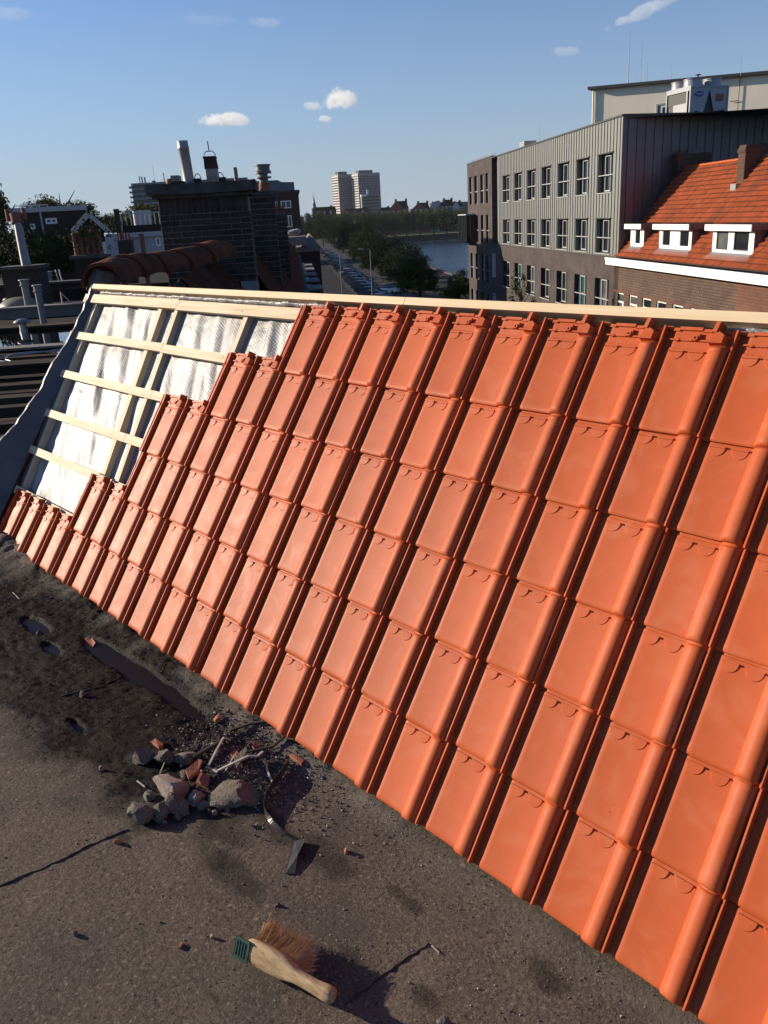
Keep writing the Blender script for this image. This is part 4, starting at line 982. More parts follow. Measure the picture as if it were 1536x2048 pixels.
# mortar bedding, crumbling at the open end
for i, p in enumerate(RPw):
    mb = MB()
rk = rock_mesh(77, .11, .14, .09, .3); rk.materials.append(M['mortarold'])
put('mortar_bed', rk, old, Matrix.Translation(RPw[0] + Z * .0 + D1 * .12))
# lead soakers where the slopes meet the chimneys
mb = MB(); mb.add([F.p(w + .004, .02, .62), F.p(w + .20, .015, .62 - .25), F.p(w + .20, .015, .38 - .3), F.p(w + .004, .02, .2)], [(0, 1, 2, 3)])
mb.box(w - .18, w + .02, .002, .012, .65, .98, F); mb.box(w - .02, w + .10, .002, .014, .18, .50, F); mb.build('lead_soaker', M['lead'], old)
# flat dormer roofs stepping away along the street side
for k, (y, xl, xr) in enumerate([(586, 613, 669), (566, 612, 655), (548, 608, 646), (536, 606, 640), (526, 604, 634), (518, 603, 629), (511, 602, 625)]):
    a = 17.5 + 4.6 * k; z = -.70 - .012 * k
    root = thing('dormer', 'flat roofed dormer on the street side of the row, %s from the near end' % ('first', 'second', 'third', 'fourth', 'fifth', 'sixth', 'seventh')[k], 'dormer', AB(a, 2.3, z), 'dormers along the street side of the row')
    mb = MB(); mb.box(a, a + 2.1, 1.80, 2.62 + .0 * k, z - .06, z, FS); mb.build('roof_slab', M['slab'], root)
    mb = MB(); mb.box(a + .05, a + 2.05, 1.80, 2.50, z - 1.3, z - .062, FS); mb.build('cheek', M['darkroof'], root)
    mb = MB(); mb.box(a + .25, a + .5, 1.98, 2.16, z + .002, z + .13, FS); mb.build('vent_hood', M['steel'], root)
row = thing('terrace_row', 'dark brick terrace front below the dormers on the street side', 'terrace', AB(25, 2, ZS))
mb = MB(); mb.box(2.6, 72, 1.96, 2.46, ZS, -2.0, FS); mb.build('wall', M['brickold'], row)
mb = MB(); mb.box(16, 72, 1.96, 2.9, -2.12, -1.98, FS); mb.build('gutter', M['darkroof'], row)

# ------------------------------------------------------------------ the office building and the tiled house across the street
NF = -DB                                               # facades face the street
C0 = Vector((-22.88, 41.481, 0)); A0 = C0.dot(D1); B0 = C0.dot(DB)
FB = Frame(AB(A0, B0), D1, NF, Z)                      # x along the facade away from the viewer, y out of the wall
E2 = Vector((.399, .917, 0)).normalized(); NE2 = Vector((E2.y, -E2.x, 0))

def wall_with_holes(mb, F, x0, x1, z0, z1, holes, depth):
    xs = sorted({x0, x1} | {h[0] for h in holes} | {h[1] for h in holes}); zs = sorted({z0, z1} | {h[2] for h in holes} | {h[3] for h in holes})
    xs = [x for x in xs if x0 <= x <= x1]; zs = [z for z in zs if z0 <= z <= z1]
    for i in range(len(xs) - 1):
        for j in range(len(zs) - 1):
            cx = (xs[i] + xs[i + 1]) / 2; cz = (zs[j] + zs[j + 1]) / 2
            if any(h[0] < cx < h[1] and h[2] < cz < h[3] for h in holes): continue
            mb.add([F.p(xs[i], 0, zs[j]), F.p(xs[i + 1], 0, zs[j]), F.p(xs[i + 1], 0, zs[j + 1]), F.p(xs[i], 0, zs[j + 1])], [(0, 1, 2, 3)])
    for (a, b_, c, d) in holes:
        for p, q in (((a, c), (a, d)), ((a, d), (b_, d)), ((b_, d), (b_, c)), ((b_, c), (a, c))):
            mb.add([F.p(p[0], 0, p[1]), F.p(q[0], 0, q[1]), F.p(q[0], -depth, q[1]), F.p(p[0], -depth, p[1])], [(0, 1, 2, 3)])
def rect_ring(mb, x0, x1, z0, z1, w, y0, y1, F=WF):
    mb.box(x0, x1, y0, y1, z0, z0 + w, F); mb.box(x0, x1, y0, y1, z1 - w, z1, F)
    mb.box(x0, x0 + w, y0, y1, z0 + w, z1 - w, F); mb.box(x1 - w, x1, y0, y1, z0 + w, z1 - w, F)
LF = Frame((0, 0, 0), (1, 0, 0), (0, 1, 0), Z)
def vplace(F, x, y, z):                                # local x along F.ex, local y along F.ey
    return F.mat(x, y, z)

ob = thing('office_building', 'modern office block, grey seamed zinc upper floors over dark brown brick', 'building', AB(A0, B0, ZS))
wins = []
XW = [1.25 + 3.95 * k for k in range(7)]
for x in XW:
    wins += [(x, x + 2.43, 2.22, 4.30), (x, x + 2.43, -1.14, .80), (x, x + 2.43, -4.74, -2.60), (x, x + 2.43, -8.2, -6.1)]
zinc_h = [h for h in wins if h[2] > -1.25]; brick_h = [h for h in wins if h[2] < -1.25]
mb = MB(); wall_with_holes(mb, FB, 0, 29.2, -1.25, 6.0, zinc_h, .30); mb.build('zinc_cladding', M['zinc'], ob)
bex = tuple(D1)
M['bbrick'] = brick_material('brown_brick', (0.092, 0.070, 0.065), (0.068, 0.053, 0.050), (0.058, 0.048, 0.045), .22, .065, bex, bump=.3)
mb = MB(); wall_with_holes(mb, FB, -0.2, 31.5, ZS, -1.25, brick_h, .30); mb.build('brick_wall', M['bbrick'], ob)
mb = MB(); mb.box(-.02, 29.2, .0, .05, -1.31, -1.25, FB); mb.build('drip_sill', M['coping'], ob)
# standing seams: one upright fold each
sm = MB(); sm.box(-.018, .018, 0, .045, 0, 1.0); seam_m = sm.mesh('standing_seam', M['zinc'])
x = 0.28
while x < 29.1:
    spans = [(-1.24, 6.0)]
    for h in zinc_h:
        if h[0] - .02 < x < h[1] + .02:
            ns = []
            for s_ in spans:
                if h[2] > s_[0] and h[3] < s_[1]: ns += [(s_[0], h[2]), (h[3] + .05, s_[1])]
                elif h[2] <= s_[0] and h[3] > s_[0]: ns.append((h[3] + .05, s_[1]))
                else: ns.append(s_)
            spans = ns
    for (a, b_) in spans:
        if b_ - a > .05: put('standing_seam', seam_m, ob, FB.mat(x, 0, a) @ Matrix.Diagonal((1, 1, b_ - a, 1)))
    x += .497
# windows: narrow dark light + pale casement, rail outside, sill and head trim
def win_meshes(wd, ht, tall=False):
    f = MB(); rect_ring(f, 0, wd, 0, ht, .05, -.30, -.24); f.box(.80, .86, -.30, -.24, .05, ht - .05)
    cas = MB(); rect_ring(cas, .88, wd - .62, .06, ht - .06, .075, -.26, -.20); cas.box(.95, wd - .69, -.26, -.20, ht * .42, ht * .42 + .07)
    g = MB(); g.add([(.0, -.285, 0), (wd, -.285, 0), (wd, -.285, ht), (0, -.285, ht)], [(0, 1, 2, 3)])
    rail = MB(); rail.box(.10, wd - .05, -.06, -.02, ht * .44, ht * .44 + .05)
    sill = MB(); sill.box(-.03, wd + .03, -.24, .06, -.05, 0.0); 
    return f.mesh('window', M['darkframe']), cas.mesh('casement', M['greyframe']), g, rail.mesh('guard_rail', M['greyframe']), sill.mesh('sill', M['greyframe'])
wd = 2.43
for zi, (z0, z1) in enumerate(((2.22, 4.30), (-1.14, .80), (-4.74, -2.60), (-8.2, -6.1))):
    fm, cm, g, rm, smm = win_meshes(wd, z1 - z0)
    gms = [g.mesh('pane', M[k]) for k in ('glass', 'glass', 'glassgrey', 'glassteal')]
    hd = MB(); hd.box(-.06, wd + .06, 0, .09, 0, .05); hm = hd.mesh('head_trim', M['coping'])
    for k, x in enumerate(XW):
        m_ = FB.mat(x, 0, z0)
        wo_ = put('window', fm, ob, m_)
        put('pane', gms[0 if zi < 2 and k != 0 else (k + zi) % 4], wo_, m_); put('casement', cm, wo_, m_); put('guard_rail', rm, wo_, m_); put('sill', smm, wo_, m_)
        if zi < 2: put('head_trim', hm, wo_, FB.mat(x, 0, z1))
# louvred vents in the brick
for z0, z1 in ((-4.2, -2.1), (-8.0, -5.7)):
    r_ = MB(); rect_ring(r_, 0, 1.25, 0, z1 - z0, .06, 0, .05); lo = put('louvre_panel', r_.mesh('louvre_panel', M['offwhite']), ob, FB.mat(30.2, 0, z0))
    sm_ = MB(); sm_.box(.06, 1.19, .005, .035, 0, .10); sl_ = sm_.mesh('louvre_slat', M['offwhite'])
    for k in range(int((z1 - z0 - .15) / .16)): put('louvre_slat', sl_, lo, FB.mat(30.2, 0, z0 + .08 + k * .16))
# brick end of the block, standing a little forward, with tall slots
ew = []
XE = [(33.0, 34.1), (34.9, 36.4), (37.6, 39.2), (40.3, 41.7)]
for (a, b_) in XE:
    for (c, d) in ((2.3, 4.87), (-1.25, 1.25), (-4.9, -2.4), (-8.4, -6.0)): ew.append((a, b_, c, d))
mb = MB(); wall_with_holes(mb, FB, 31.5, 42.6, ZS, 6.15, ew, .28)
mb.add([FB.p(42.6, 0, ZS), FB.p(42.6, -16, ZS), FB.p(42.6, -16, 6.15), FB.p(42.6, 0, 6.15)], [(0, 1, 2, 3)])
mb.add([FB.p(31.5, 0, -1.25), FB.p(31.5, -.6, -1.25), FB.p(31.5, -.6, 6.15), FB.p(31.5, 0, 6.15)], [(0, 1, 2, 3)])
mb.build('end_wall', M['bbrick'], ob)
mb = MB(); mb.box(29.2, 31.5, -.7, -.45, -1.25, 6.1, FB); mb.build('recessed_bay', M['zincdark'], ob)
for (a, b_, c, d) in ew:
    w_ = b_ - a; h_ = d - c
    f = MB(); rect_ring(f, 0, w_, 0, h_, .06, -.28, -.22); f.box(w_ * .5, w_ * .5 + .12, -.28, -.14, .06, h_ - .06); f.box(.06, w_ - .06, -.1, -.05, h_ * .43, h_ * .43 + .06)
    wo_ = put('window', f.mesh('window', M['greyframe']), ob, FB.mat(a, 0, c))
    g = MB(); g.add([(0, -.265, 0), (w_, -.265, 0), (w_, -.265, h_), (0, -.265, h_)], [(0, 1, 2, 3)]); put('pane', g.mesh('pane', M['glass']), wo_, FB.mat(a, 0, c))
mb = MB(); mb.box(38.9, 42.9, .01, .9, -1.35, 1.30, FB); oo = mb.build('glass_oriel', M['glass'], ob)
for xx in (38.9, 39.7, 40.5, 41.3, 42.1, 42.86):
    mb = MB(); mb.box(xx, xx + .06, .9, .95, -1.35, 1.3, FB); mb.build('mullion', M['darkframe'], oo)
mb = MB(); mb.box(38.8, 43.0, -.02, 1.0, 1.302, 1.42, FB); mb.build('oriel_cap', M['greyframe'], oo)
# side face above the neighbour's roof: dark zinc, standing seams
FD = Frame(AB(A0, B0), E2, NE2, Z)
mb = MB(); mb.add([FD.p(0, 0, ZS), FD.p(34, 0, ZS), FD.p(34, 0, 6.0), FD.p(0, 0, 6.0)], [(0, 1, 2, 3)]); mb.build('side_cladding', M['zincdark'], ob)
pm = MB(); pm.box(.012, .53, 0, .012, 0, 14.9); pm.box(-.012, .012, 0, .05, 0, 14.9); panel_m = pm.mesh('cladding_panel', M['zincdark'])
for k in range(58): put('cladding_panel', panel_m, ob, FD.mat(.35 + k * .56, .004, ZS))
mb = MB(); mb.box(-.06, 31.5, -.45, .08, 6.002, 6.09, FB); mb.box(31.4, 42.7, -.45, .05, 6.152, 6.22, FB); mb.box(.1, 34, -.4, .09, 6.004, 6.095, FD); mb.build('roof_coping', M['coping'], ob)
mb = MB(); mb.add([AB(A0, B0, 5.9), AB(A0 + 42, B0, 5.9), AB(A0 + 42, B0 + 16, 5.9), AB(A0 - 6, B0 + 33, 5.9)], [(0, 1, 2, 3)]); mb.build('flat_roof', M['darkroof'], ob)
mb = MB(); mb.box(24.1, 25.6, -2.0, -1.0, 5.9, 6.75, FB); mb.build('roof_unit', M['acwhite'], ob)
# guard rail line along the far parapet
mb = MB()
for k in range(14): mb.box(31.6 + .8 * k, 31.63 + .8 * k, -.35, -.32, 6.2, 6.55, FB)
mb.box(31.5, 42.5, -.35, -.32, 6.52, 6.56, FB); mb.build('roof_rail', M['steel'], ob)

# cream block set back on the roof
P0 = at(1183, 250, 60); EC = Vector((.95, .312, 0)).normalized(); NC_ = Vector((EC.y, -EC.x, 0))
FC = Frame((P0.x, P0.y, 0), EC, NC_, Z)
def oncream(x, y):
    d = wray(x, y); t_ = (FC.o - CAM).dot(NC_) / d.dot(NC_); q = CAM + d * t_; return (q - FC.o).dot(EC), q.z
(xa, za), (xb, zb) = oncream(1184, 180), oncream(1536, 149)
xc = xb * 1.6; zcx = za + (zb - za) * (xc - xa) / (xb - xa)
cb_ = thing('penthouse_block', 'cream rendered block with a thin dark roof edge rising behind the zinc parapet', 'building', (P0.x, P0.y, 5.9))
mb = MB(); mb.prism([FC.p(0, 0, 5.9), FC.p(xc, 0, 5.9), FC.p(xc, 0, zcx), FC.p(0, 0, za)], NC_ * -8); mb.build('rendered_wall', M['cream'], cb_)
mb = MB(); mb.prism([FC.p(-.25, .35, za + .01), FC.p(xc, .35, zcx + .01), FC.p(xc, .35, zcx + .20), FC.p(-.25, .35, za + .20)], NC_ * -8.5); mb.build('roof_edge', M['coping'], cb_)
mb = MB(); mb.tube([FC.p(.10, .08, 5.9), FC.p(.10, .08, za - .05)], .055, 8); mb.build('downpipe', M['white'], cb_)
(wx0, wz0), (wx1, wz1) = oncream(1312, 231), oncream(1342, 205)
mb = MB(); rect_ring(mb, wx0, wx1 + .25, wz0 - .6, wz1, .10, 0, .06, FC); wf_ = mb.build('window', M['greyframe'], cb_)
mb = MB(); rect_ring(mb, wx0 + .32, wx1 + .25, wz0 - .6, wz1 - .15, .11, .02, .09, FC); mb.build('sash', M['white'], wf_)
mb = MB(); mb.add([FC.p(wx0, .03, wz0 - .6), FC.p(wx1 + .25, .03, wz0 - .6), FC.p(wx1 + .25, .03, wz1), FC.p(wx0, .03, wz1)], [(0, 1, 2, 3)]); mb.build('pane', M['glassteal'], wf_)
(lx, lz) = oncream(1481, 152); mb = MB(); mb.tube([FC.p(lx, .06, 5.9), FC.p(lx, .06, lz)], .018, 6); (lx2, lz2) = oncream(1460, 203); mb.tube([FC.p(lx, .06, lz2), FC.p(lx2, .06, lz2)], .02, 6); mb.build('lightning_cable', M['rust'], cb_)
# air handling unit on the roof
q0 = at(1378, 236, 47.2); FA = Frame((q0.x, q0.y, 5.9), E2, NE2, Z)
HT = 1.62; LT = 2.62; DT = 2.2
ac = thing('cooling_unit', 'white rooftop cooling unit with fan rings, an oval badge and a black triangular opening', 'cooling unit', FA.o)
mb = MB()
mb.box(0, .08, -.08, 0, 0, HT, FA); mb.box(LT - .08, LT, -.08, 0, 0, HT, FA); mb.box(0, LT, -DT, .0, HT + .002, HT + .08, FA)
mb.box(0, .08, -DT, -DT + .08, 0, HT, FA); mb.box(LT - .08, LT, -DT, -DT + .08, 0, HT, FA)
mb.build('frame', M['acwhite'], ac)
mb = MB(); mb.prism([FA.p(.08, -.04, .30), FA.p(.95, -.04, .30), FA.p(1.32, -.04, HT - .10), FA.p(1.32, -.04, HT), FA.p(.08, -.04, HT)], NE2 * -.03)
mb.prism([FA.p(LT - .08, -.04, .30), FA.p(LT - .08, -.04, HT), FA.p(1.32, -.04, HT), FA.p(1.32, -.04, HT - .10), FA.p(1.70, -.04, .30)], NE2 * -.03); mb.build('front_panel', M['acwhite'], ac)
mb = MB(); mb.box(.1, LT - .1, -DT + .1, -.12, .05, HT - .05, FA); mb.build('coil_core', M['black'], ac)
mb = MB(); mb.box(-.0, .03, -1.5, -.35, .0, .85, FA); mb.box(-.002, .02, -.35, -.25, .0, HT, FA); mb.box(.0, .04, -DT, -.1, HT - .16, HT - .002, FA); mb.build('side_panel', M['acwhite'], ac)
mb = MB(); mb.box(.07, .1, -DT + .1, -.12, .85, HT - .1, FA); mb.build('side_opening', M['black'], ac)
for (fx, fy) in ((.55, -.55), (1.85, -.55), (.55, -1.65), (1.85, -1.65)):
    mb = MB(); mb.lathe(FA.p(fx, fy, HT + .08), [(.52, 0), (.50, .10), (.50, .34), (.53, .36), (.53, .40), (.47, .40), (.45, .12)], 24); mb.build('fan_ring', M['acwhite'], ac, sharp=35)
mb = MB(); c_ = FA.p(.62, -.035, HT - .34); mb.prism([c_ + E2 * .30 * math.cos(k * math.pi / 12) + Z * .15 * math.sin(k * math.pi / 12) for k in range(24)], NE2 * .02)
M['badge'] = material('blue_badge', (0.015, 0.03, 0.20), rough=.4); M['badgew'] = material('white_print', (0.7, 0.72, 0.8), rough=.4); M['notice'] = material('orange_notice', (0.30, 0.07, 0.03), rough=.6)
bd = mb.build('badge', M['badge'], ac)
def text(body, size, world, mat, parent, name='lettering', ex=0.004):
    cu = bpy.data.curves.new(name, 'FONT'); cu.body = body; cu.size = size; cu.align_x = 'CENTER'; cu.align_y = 'CENTER'; cu.extrude = ex; cu.materials.append(mat)
    tmp = bpy.data.objects.new(name, cu); COL.objects.link(tmp); dg = bpy.context.evaluated_depsgraph_get(); me = bpy.data.meshes.new_from_object(tmp.evaluated_get(dg)); me.name = name
    bpy.data.objects.remove(tmp); return put(name, me, parent, world)
tx = Matrix(((E2.x, 0, NE2.x, 0), (E2.y, 0, NE2.y, 0), (0, 1, 0, 0), (0, 0, 0, 1)))
text('Carrier', .15, Matrix.Translation(FA.p(.62, -.010, HT - .34)) @ tx, M['badgew'], bd)
mb = MB(); mb.box(1.78, 2.28, -.02, .0, HT - .72, HT - .36, FA); mb.build('notice_plate', M['notice'], ac)
mb = MB(); mb.tube([FA.p(.35, .06, .35), FA.p(.85, .08, .22), FA.p(1.5, .06, .30), FA.p(2.3, .05, .38)], .06, 8); mb.tube([FA.p(.35, .06, .15), FA.p(1.2, .08, .08), FA.p(2.4, .05, .14)], .05, 8); mb.build('pipework', M['black'], ac)
# whip aerials on the roofs
GA_ = 'thin whip aerials on the roofs'
def aerial(px, py0, py1, t_, label, r=.022):
    A = at(px, py0, t_); mb = MB(); mb.tube([A, A + Z * ((py0 - py1) * t_ / FOC)], [r, r * .45], 5)
    tag(mb.build('whip_aerial', M['offwhite']), label, 'aerial', GA_)
aerial(1256, 175, 72, 61, 'tallest thin whip aerial, near the left end of the cream block', .03)
aerial(1281, 170, 90, 61, 'second tall whip aerial on the cream block', .022)
aerial(1293, 172, 126, 58, 'short whip aerial right of the two tall ones', .022)
aerial(1341, 168, 128, 58, 'faint whip aerial above the cream block window', .016)
aerial(1481, 152, 112, 52, 'whip aerial at the head of the lightning cable', .014)
aerial(1079, 282, 248, 66, 'faint whip aerial above the zinc parapet', .018)
aerial(1088, 280, 268, 66, 'short stub aerial beside the faint one on the zinc parapet', .018)
q = at(1396, 156, 60); mb = MB(); mb.lathe(q, [(.05, -.2), (.05, 0), (.22, .03), (.05, .08), (.05, .16), (.26, .2), (.05, .26)], 12); tag(mb.build('roof_vent', M['black']), 'small black mushroom vent on the edge of the cream block roof', 'roof vent')
q = at(1254, 172, 61.5); mb = MB(); mb.lathe(q, [(.7, -.1), (.7, .02), (.5, .10), (.1, .12)], 14); tag(mb.build('aerial_base', M['coping']), 'dark round aerial base on the cream block roof', 'aerial base')

# house with the red pantile roof
hs = thing('tiled_house', 'brown brick house with a bright orange pantile roof and three white dormers', 'house', AB(A0 - 5, B0, ZS))
XL, XR = .55, -30.0; ZE = -1.28; RB = 3.75; RZ = 3.2; m50 = (RZ - ZE) / RB
M['hbrick'] = brick_material('house_brick', (0.145, 0.088, 0.062), (0.11, 0.066, 0.048), (0.06, 0.046, 0.038), .22, .13, bex, msize=.022)
M['hbrick2'] = brick_material('red_house_brick', (0.18, 0.072, 0.046), (0.14, 0.056, 0.038), (0.085, 0.06, 0.046), .22, .13, bex, msize=.02)
SW = [(-1.12, .06), (-3.08, -1.90), (-4.90, -3.72), (-6.75, -5.57), (-8.66, -7.48), (-10.85, -9.40), (-12.85, -11.30), (-14.8, -13.3)]
hh = [(a, b_, -5.6, -3.18) for a, b_ in SW]
mb = MB(); wall_with_holes(mb, FB, -13.6, XL, ZS, -1.42, [h for h in hh if h[0] > -13.2], .16); mb.build('wall', M['hbrick'], hs)
mb = MB(); mb.add([FB.p(XR, .002, ZS), FB.p(-13.6, .002, ZS), FB.p(-13.6, .002, -1.42), FB.p(XR, .002, -1.42)], [(0, 1, 2, 3)]); mb.build('wall', M['hbrick2'], hs)
mb = MB(); mb.box(XR, XL + .1, .0, .48, -1.66, -1.34, FB); mb.box(XR, XL + .12, .46, .52, -1.40, -1.27, FB); mb.build('cornice', M['white'], hs)
mb = MB(); mb.box(XR, XL - .1, .0, .07, -3.17, -3.06, FB); mb.build('string_course', M['hbrick2'], hs)
for (a, b_) in SW[:7]:
    w_ = b_ - a
    f = MB(); rect_ring(f, 0, w_, 0, 2.42, .085, -.14, -.06); f.box(.085, w_ - .085, -.13, -.05, 1.86, 1.95)
    if a in (-1.12, -6.75): f.box(.085, .30, -.13, -.05, .09, 1.86)
    m_ = FB.mat(a, 0, -5.6); wo_ = put('window', f.mesh('window', M['white']), hs, m_)
    g = MB(); g.add([(0, -.10, 0), (w_, -.10, 0), (w_, -.10, 2.42), (0, -.10, 2.42)], [(0, 1, 2, 3)]); put('pane', g.mesh('pane', M['glassgrey' if a > -3.5 else 'glass']), wo_, m_)
# pantiles: rows of curved tiles too small to pick apart, joined; left out where the dormers stand
def rp(x, q): return FB.p(x, -(q * RB), ZE + .02 + q * (RZ - ZE))       # on the roof plane, q from eaves 0 to ridge 1
Ls = math.hypot(RB, RZ - ZE); nrm = (Z * RB + NF * (RZ - ZE)).normalized(); slp = ((Z * (RZ - ZE)) - NF * RB).normalized()
DORM = [(-2.45, -.60, 'left narrow dormer with a single window'), (-8.12, -4.45, 'middle dormer with two windows'), (-13.75, -10.2, 'right dormer with two large windows')]
rtile = material('old_orange_pantile', (0.50, 0.115, 0.035), rough=.8, var=.0, col2=None, spec=.25)
t, b, L = nodes_of(rtile)
tcn = t.nodes.new('ShaderNodeTexCoord'); P = tcn.outputs['Object']
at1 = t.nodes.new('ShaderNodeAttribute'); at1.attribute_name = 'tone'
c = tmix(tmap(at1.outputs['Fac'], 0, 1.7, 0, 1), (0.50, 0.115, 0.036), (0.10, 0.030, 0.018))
c = tmix(tmap(tnoise(.55, 5, .7), .52, .75, 0, .75), c, (0.15, 0.058, 0.034)); c = tmix(tmap(tnoise(6, 4, .7), .6, .8, 0, .6), c, (0.19, 0.13, 0.08))
L(c, b.inputs['Base Color'])
mb = MB(); tones = []; mi = []
NR_ = 21; ct = .205; rr_ = random.Random(9)
def in_dormer(x, q):
    for (a, b_, _) in DORM:
        if a - .02 < x < b_ + .02 and .10 < q < .40: return True
    return False
for r in range(NR_):
    q0 = r / NR_; q1 = (r + 1.12) / NR_
    x = XL - .12; ci = 0
    while x > -22:
        if not in_dormer(x - ct / 2, (r + .5) / NR_):
            vs = []; lift0 = .085 + rr_.uniform(-.012, .012); sag = .0
            for qq, lf in ((q0, lift0), (q1, .012)):
                for k in range(6):
                    u_ = k / 5; prof = .075 * math.sin(math.pi * min(1, u_ / .62)) if u_ < .62 else -.02 * math.sin(math.pi * (u_ - .62) / .38)
                    vs.append(rp(x - ct * (1 - u_) , qq) + nrm * (prof + lf))
            lo = [rp(x - ct * (1 - k / 5), q0) for k in range(6)]
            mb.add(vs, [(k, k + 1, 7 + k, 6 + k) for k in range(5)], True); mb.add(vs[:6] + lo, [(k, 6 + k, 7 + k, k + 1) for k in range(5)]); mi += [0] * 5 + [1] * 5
            tn = min(1, max(0, rr_.gauss(.35, .28))); tones += [tn, tn, tn, tn, 1.6, 1.7] * 2 + [tn] * 12  # random tone per tile; trough side darkened, gap shade painted between the columns
        x -= ct
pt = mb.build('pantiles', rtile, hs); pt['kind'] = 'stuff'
pt.data.materials.append(material('shaded_tile_nose', (0.07, 0.035, 0.022), rough=.95)); pt.data.polygons.foreach_set('material_index', mi)  # dark front edges: the shade under each tile row put into the colour
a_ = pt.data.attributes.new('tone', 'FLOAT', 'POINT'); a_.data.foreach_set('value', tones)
mb = MB(); mb.add([rp(XL - .1, 0), rp(XR, 0), rp(XR, 1), rp(XL - .1, 1)], [(0, 1, 2, 3)]); mb.add([rp(XL - .1, 1), rp(XR, 1), FB.p(XR, -RB * 2, ZE), FB.p(XL - .1, -RB * 2, ZE)], [(0, 1, 2, 3)]); mb.build('roof', M['slopeold'], hs)
rm_ = MB(); rm_.grid(lambda u, v: (.20 - .40 * u, .15 * math.cos(math.pi * v), .10 * math.sin(math.pi * v) + (.015 if u < .15 else 0)), 3, 8); ridm = rm_.mesh('ridge_tile', rtile)
x = XL - .3
while x > -20: put('ridge_tile', ridm, hs, Frame(rp(x, 1), D1, NF, Z).mat(0, 0, .02 + RND.uniform(-.006, .006))); x -= .39
for (a, b_, lab), nwin in zip(DORM, (1, 2, 2)):
    yf = -.46; z0, z1, zt_ = -.70, .24, .46
    FDm = Frame(FB.p(a, yf, 0), D1, NF, Z); w_ = b_ - a
    dm = MB(); wall = []
    if nwin == 1: ow = [(.50, 1.22)]
    elif w_ < 3.6: ow = [(.42, 1.65), (2.15, 3.2)]
    else: ow = [(.30, 1.32), (2.38, 3.32)]
    hol = [(o_[0], o_[1], z0 + .14, z1 - .03) for o_ in ow]
    wall_with_holes(dm, FDm, 0, w_, z0, z1, hol, .06); d_ = dm.build('dormer', M['white'], hs)
    ck = MB()
    for xx in (0.0, w_):
        ck.add([FDm.p(xx, -.002, z0 - .1), FDm.p(xx, -.002, zt_ - .05), FDm.p(xx, -1.6, zt_ - .05), FDm.p(xx, -.3, z0 - .1)], [(0, 1, 2, 3)])
    ck.build('cheek', M['zincdark'], d_)
    rf = MB(); rf.box(-.22, w_ + .22, -1.9, .26, zt_ - .02, zt_ + .03, FDm); rf.build('flat_roof', M['darkroof'], d_)
    fa = MB(); fa.box(-.24, w_ + .24, .262, .30, z1 - .0, zt_ + .04, FDm); fa.build('fascia', M['white'], d_)
    for xa_ in (-.25, w_ + .225): fs_ = MB(); fs_.box(xa_, xa_ + .025, -1.2, .26, z1 + .02, zt_ + .035, FDm); fs_.build('fascia', M['zincdark'], d_)
    for o_ in ow:
        g = MB(); g.add([FDm.p(o_[0], -.05, z0 + .14), FDm.p(o_[1], -.05, z0 + .14), FDm.p(o_[1], -.05, z1 - .03), FDm.p(o_[0], -.05, z1 - .03)], [(0, 1, 2, 3)]); g.build('pane', M['glassgrey' if w_ > 3.5 and w_ < 3.6 and o_[0] > 1 else 'glass'], d_)
        g = MB(); rect_ring(g, o_[0], o_[1], z0 + .14, z1 - .03, .045, -.045, -.015, FDm); g.build('sash', M['darkframe'] if nwin == 2 and w_ < 3.6 else M['white'], d_)
    ap = MB(); e_ = .30
    ap.add([FDm.p(-.1, .03, z0 + .02), FDm.p(w_ + .1, .03, z0 + .02), FDm.p(w_ + .15, .03 + e_, z0 + .02 - e_ * m50 + .10), FDm.p(-.15, .03 + e_, z0 + .02 - e_ * m50 + .10)], [(0, 1, 2, 3)]); ap.build('lead_apron', M['lead'], d_)
    for xx, s_ in ((-.02, -1), (w_ + .02, 1)):
        sk = MB(); sk.add([FDm.p(xx, 0, z0 - .04 + .08), FDm.p(xx + s_ * .10, 0, z0 - .04 + .08), FDm.p(xx + s_ * .10, -1.0, z0 - .04 + 1.0 * m50 + .08), FDm.p(xx, -1.0, z0 - .04 + 1.0 * m50 + .08)], [(0, 1, 2, 3)]); sk.build('lead_soaker', M['lead'], d_)
def hchim(x0, x1, q, dep, ztop, label=None):
    yb_ = -q * RB
    c_ = MB(); c_.box(x0, x1, yb_ - dep, yb_, ZE + q * (RZ - ZE) - .6, ztop, FB); c_.box(x0 - .05, x1 + .05, yb_ - dep - .05, yb_ + .05, ztop - .25, ztop - .10, FB); c_.box(x0 + .02, x1 - .02, yb_ - dep + .02, yb_ - .02, ztop + .002, ztop + .06, FB)
    return c_.build('chimney', M['hbrickc'], hs)
M['hbrickc'] = brick_material('chimney_brick', (0.10, 0.052, 0.036), (0.07, 0.04, 0.03), (0.09, 0.07, 0.055), .22, .13, tuple(DB), msize=.02)
c1 = hchim(.05, .95, .86, 1.9, 3.92); c2_ = hchim(-8.1, -7.45, .74, 1.6, 3.75)
for k in range(3):
    mb = MB(); mb.lathe(FB.p(.5, -3.5 - .45 * k, 3.98), [(.10, 0), (.085, .15), (.11, .16), (.11, .20)], 10); mb.build('chimney_pot', M['terracotta'] if k < 2 else M['steel'], c1)
mb = MB(); mb.box(-8.0, -7.5, .02 - .74 * RB, .30 - .74 * RB, ZE + .74 * (RZ - ZE) - .25, ZE + .74 * (RZ - ZE) + .12, FB); mb.build('lead_apron', M['lead'], c2_)
mb = MB(); mb.tube([FB.p(1.0, -2.6, 1.9), FB.p(1.0, -2.6, 3.9)], .03, 6); mb.build('cable', M['steel'], hs)

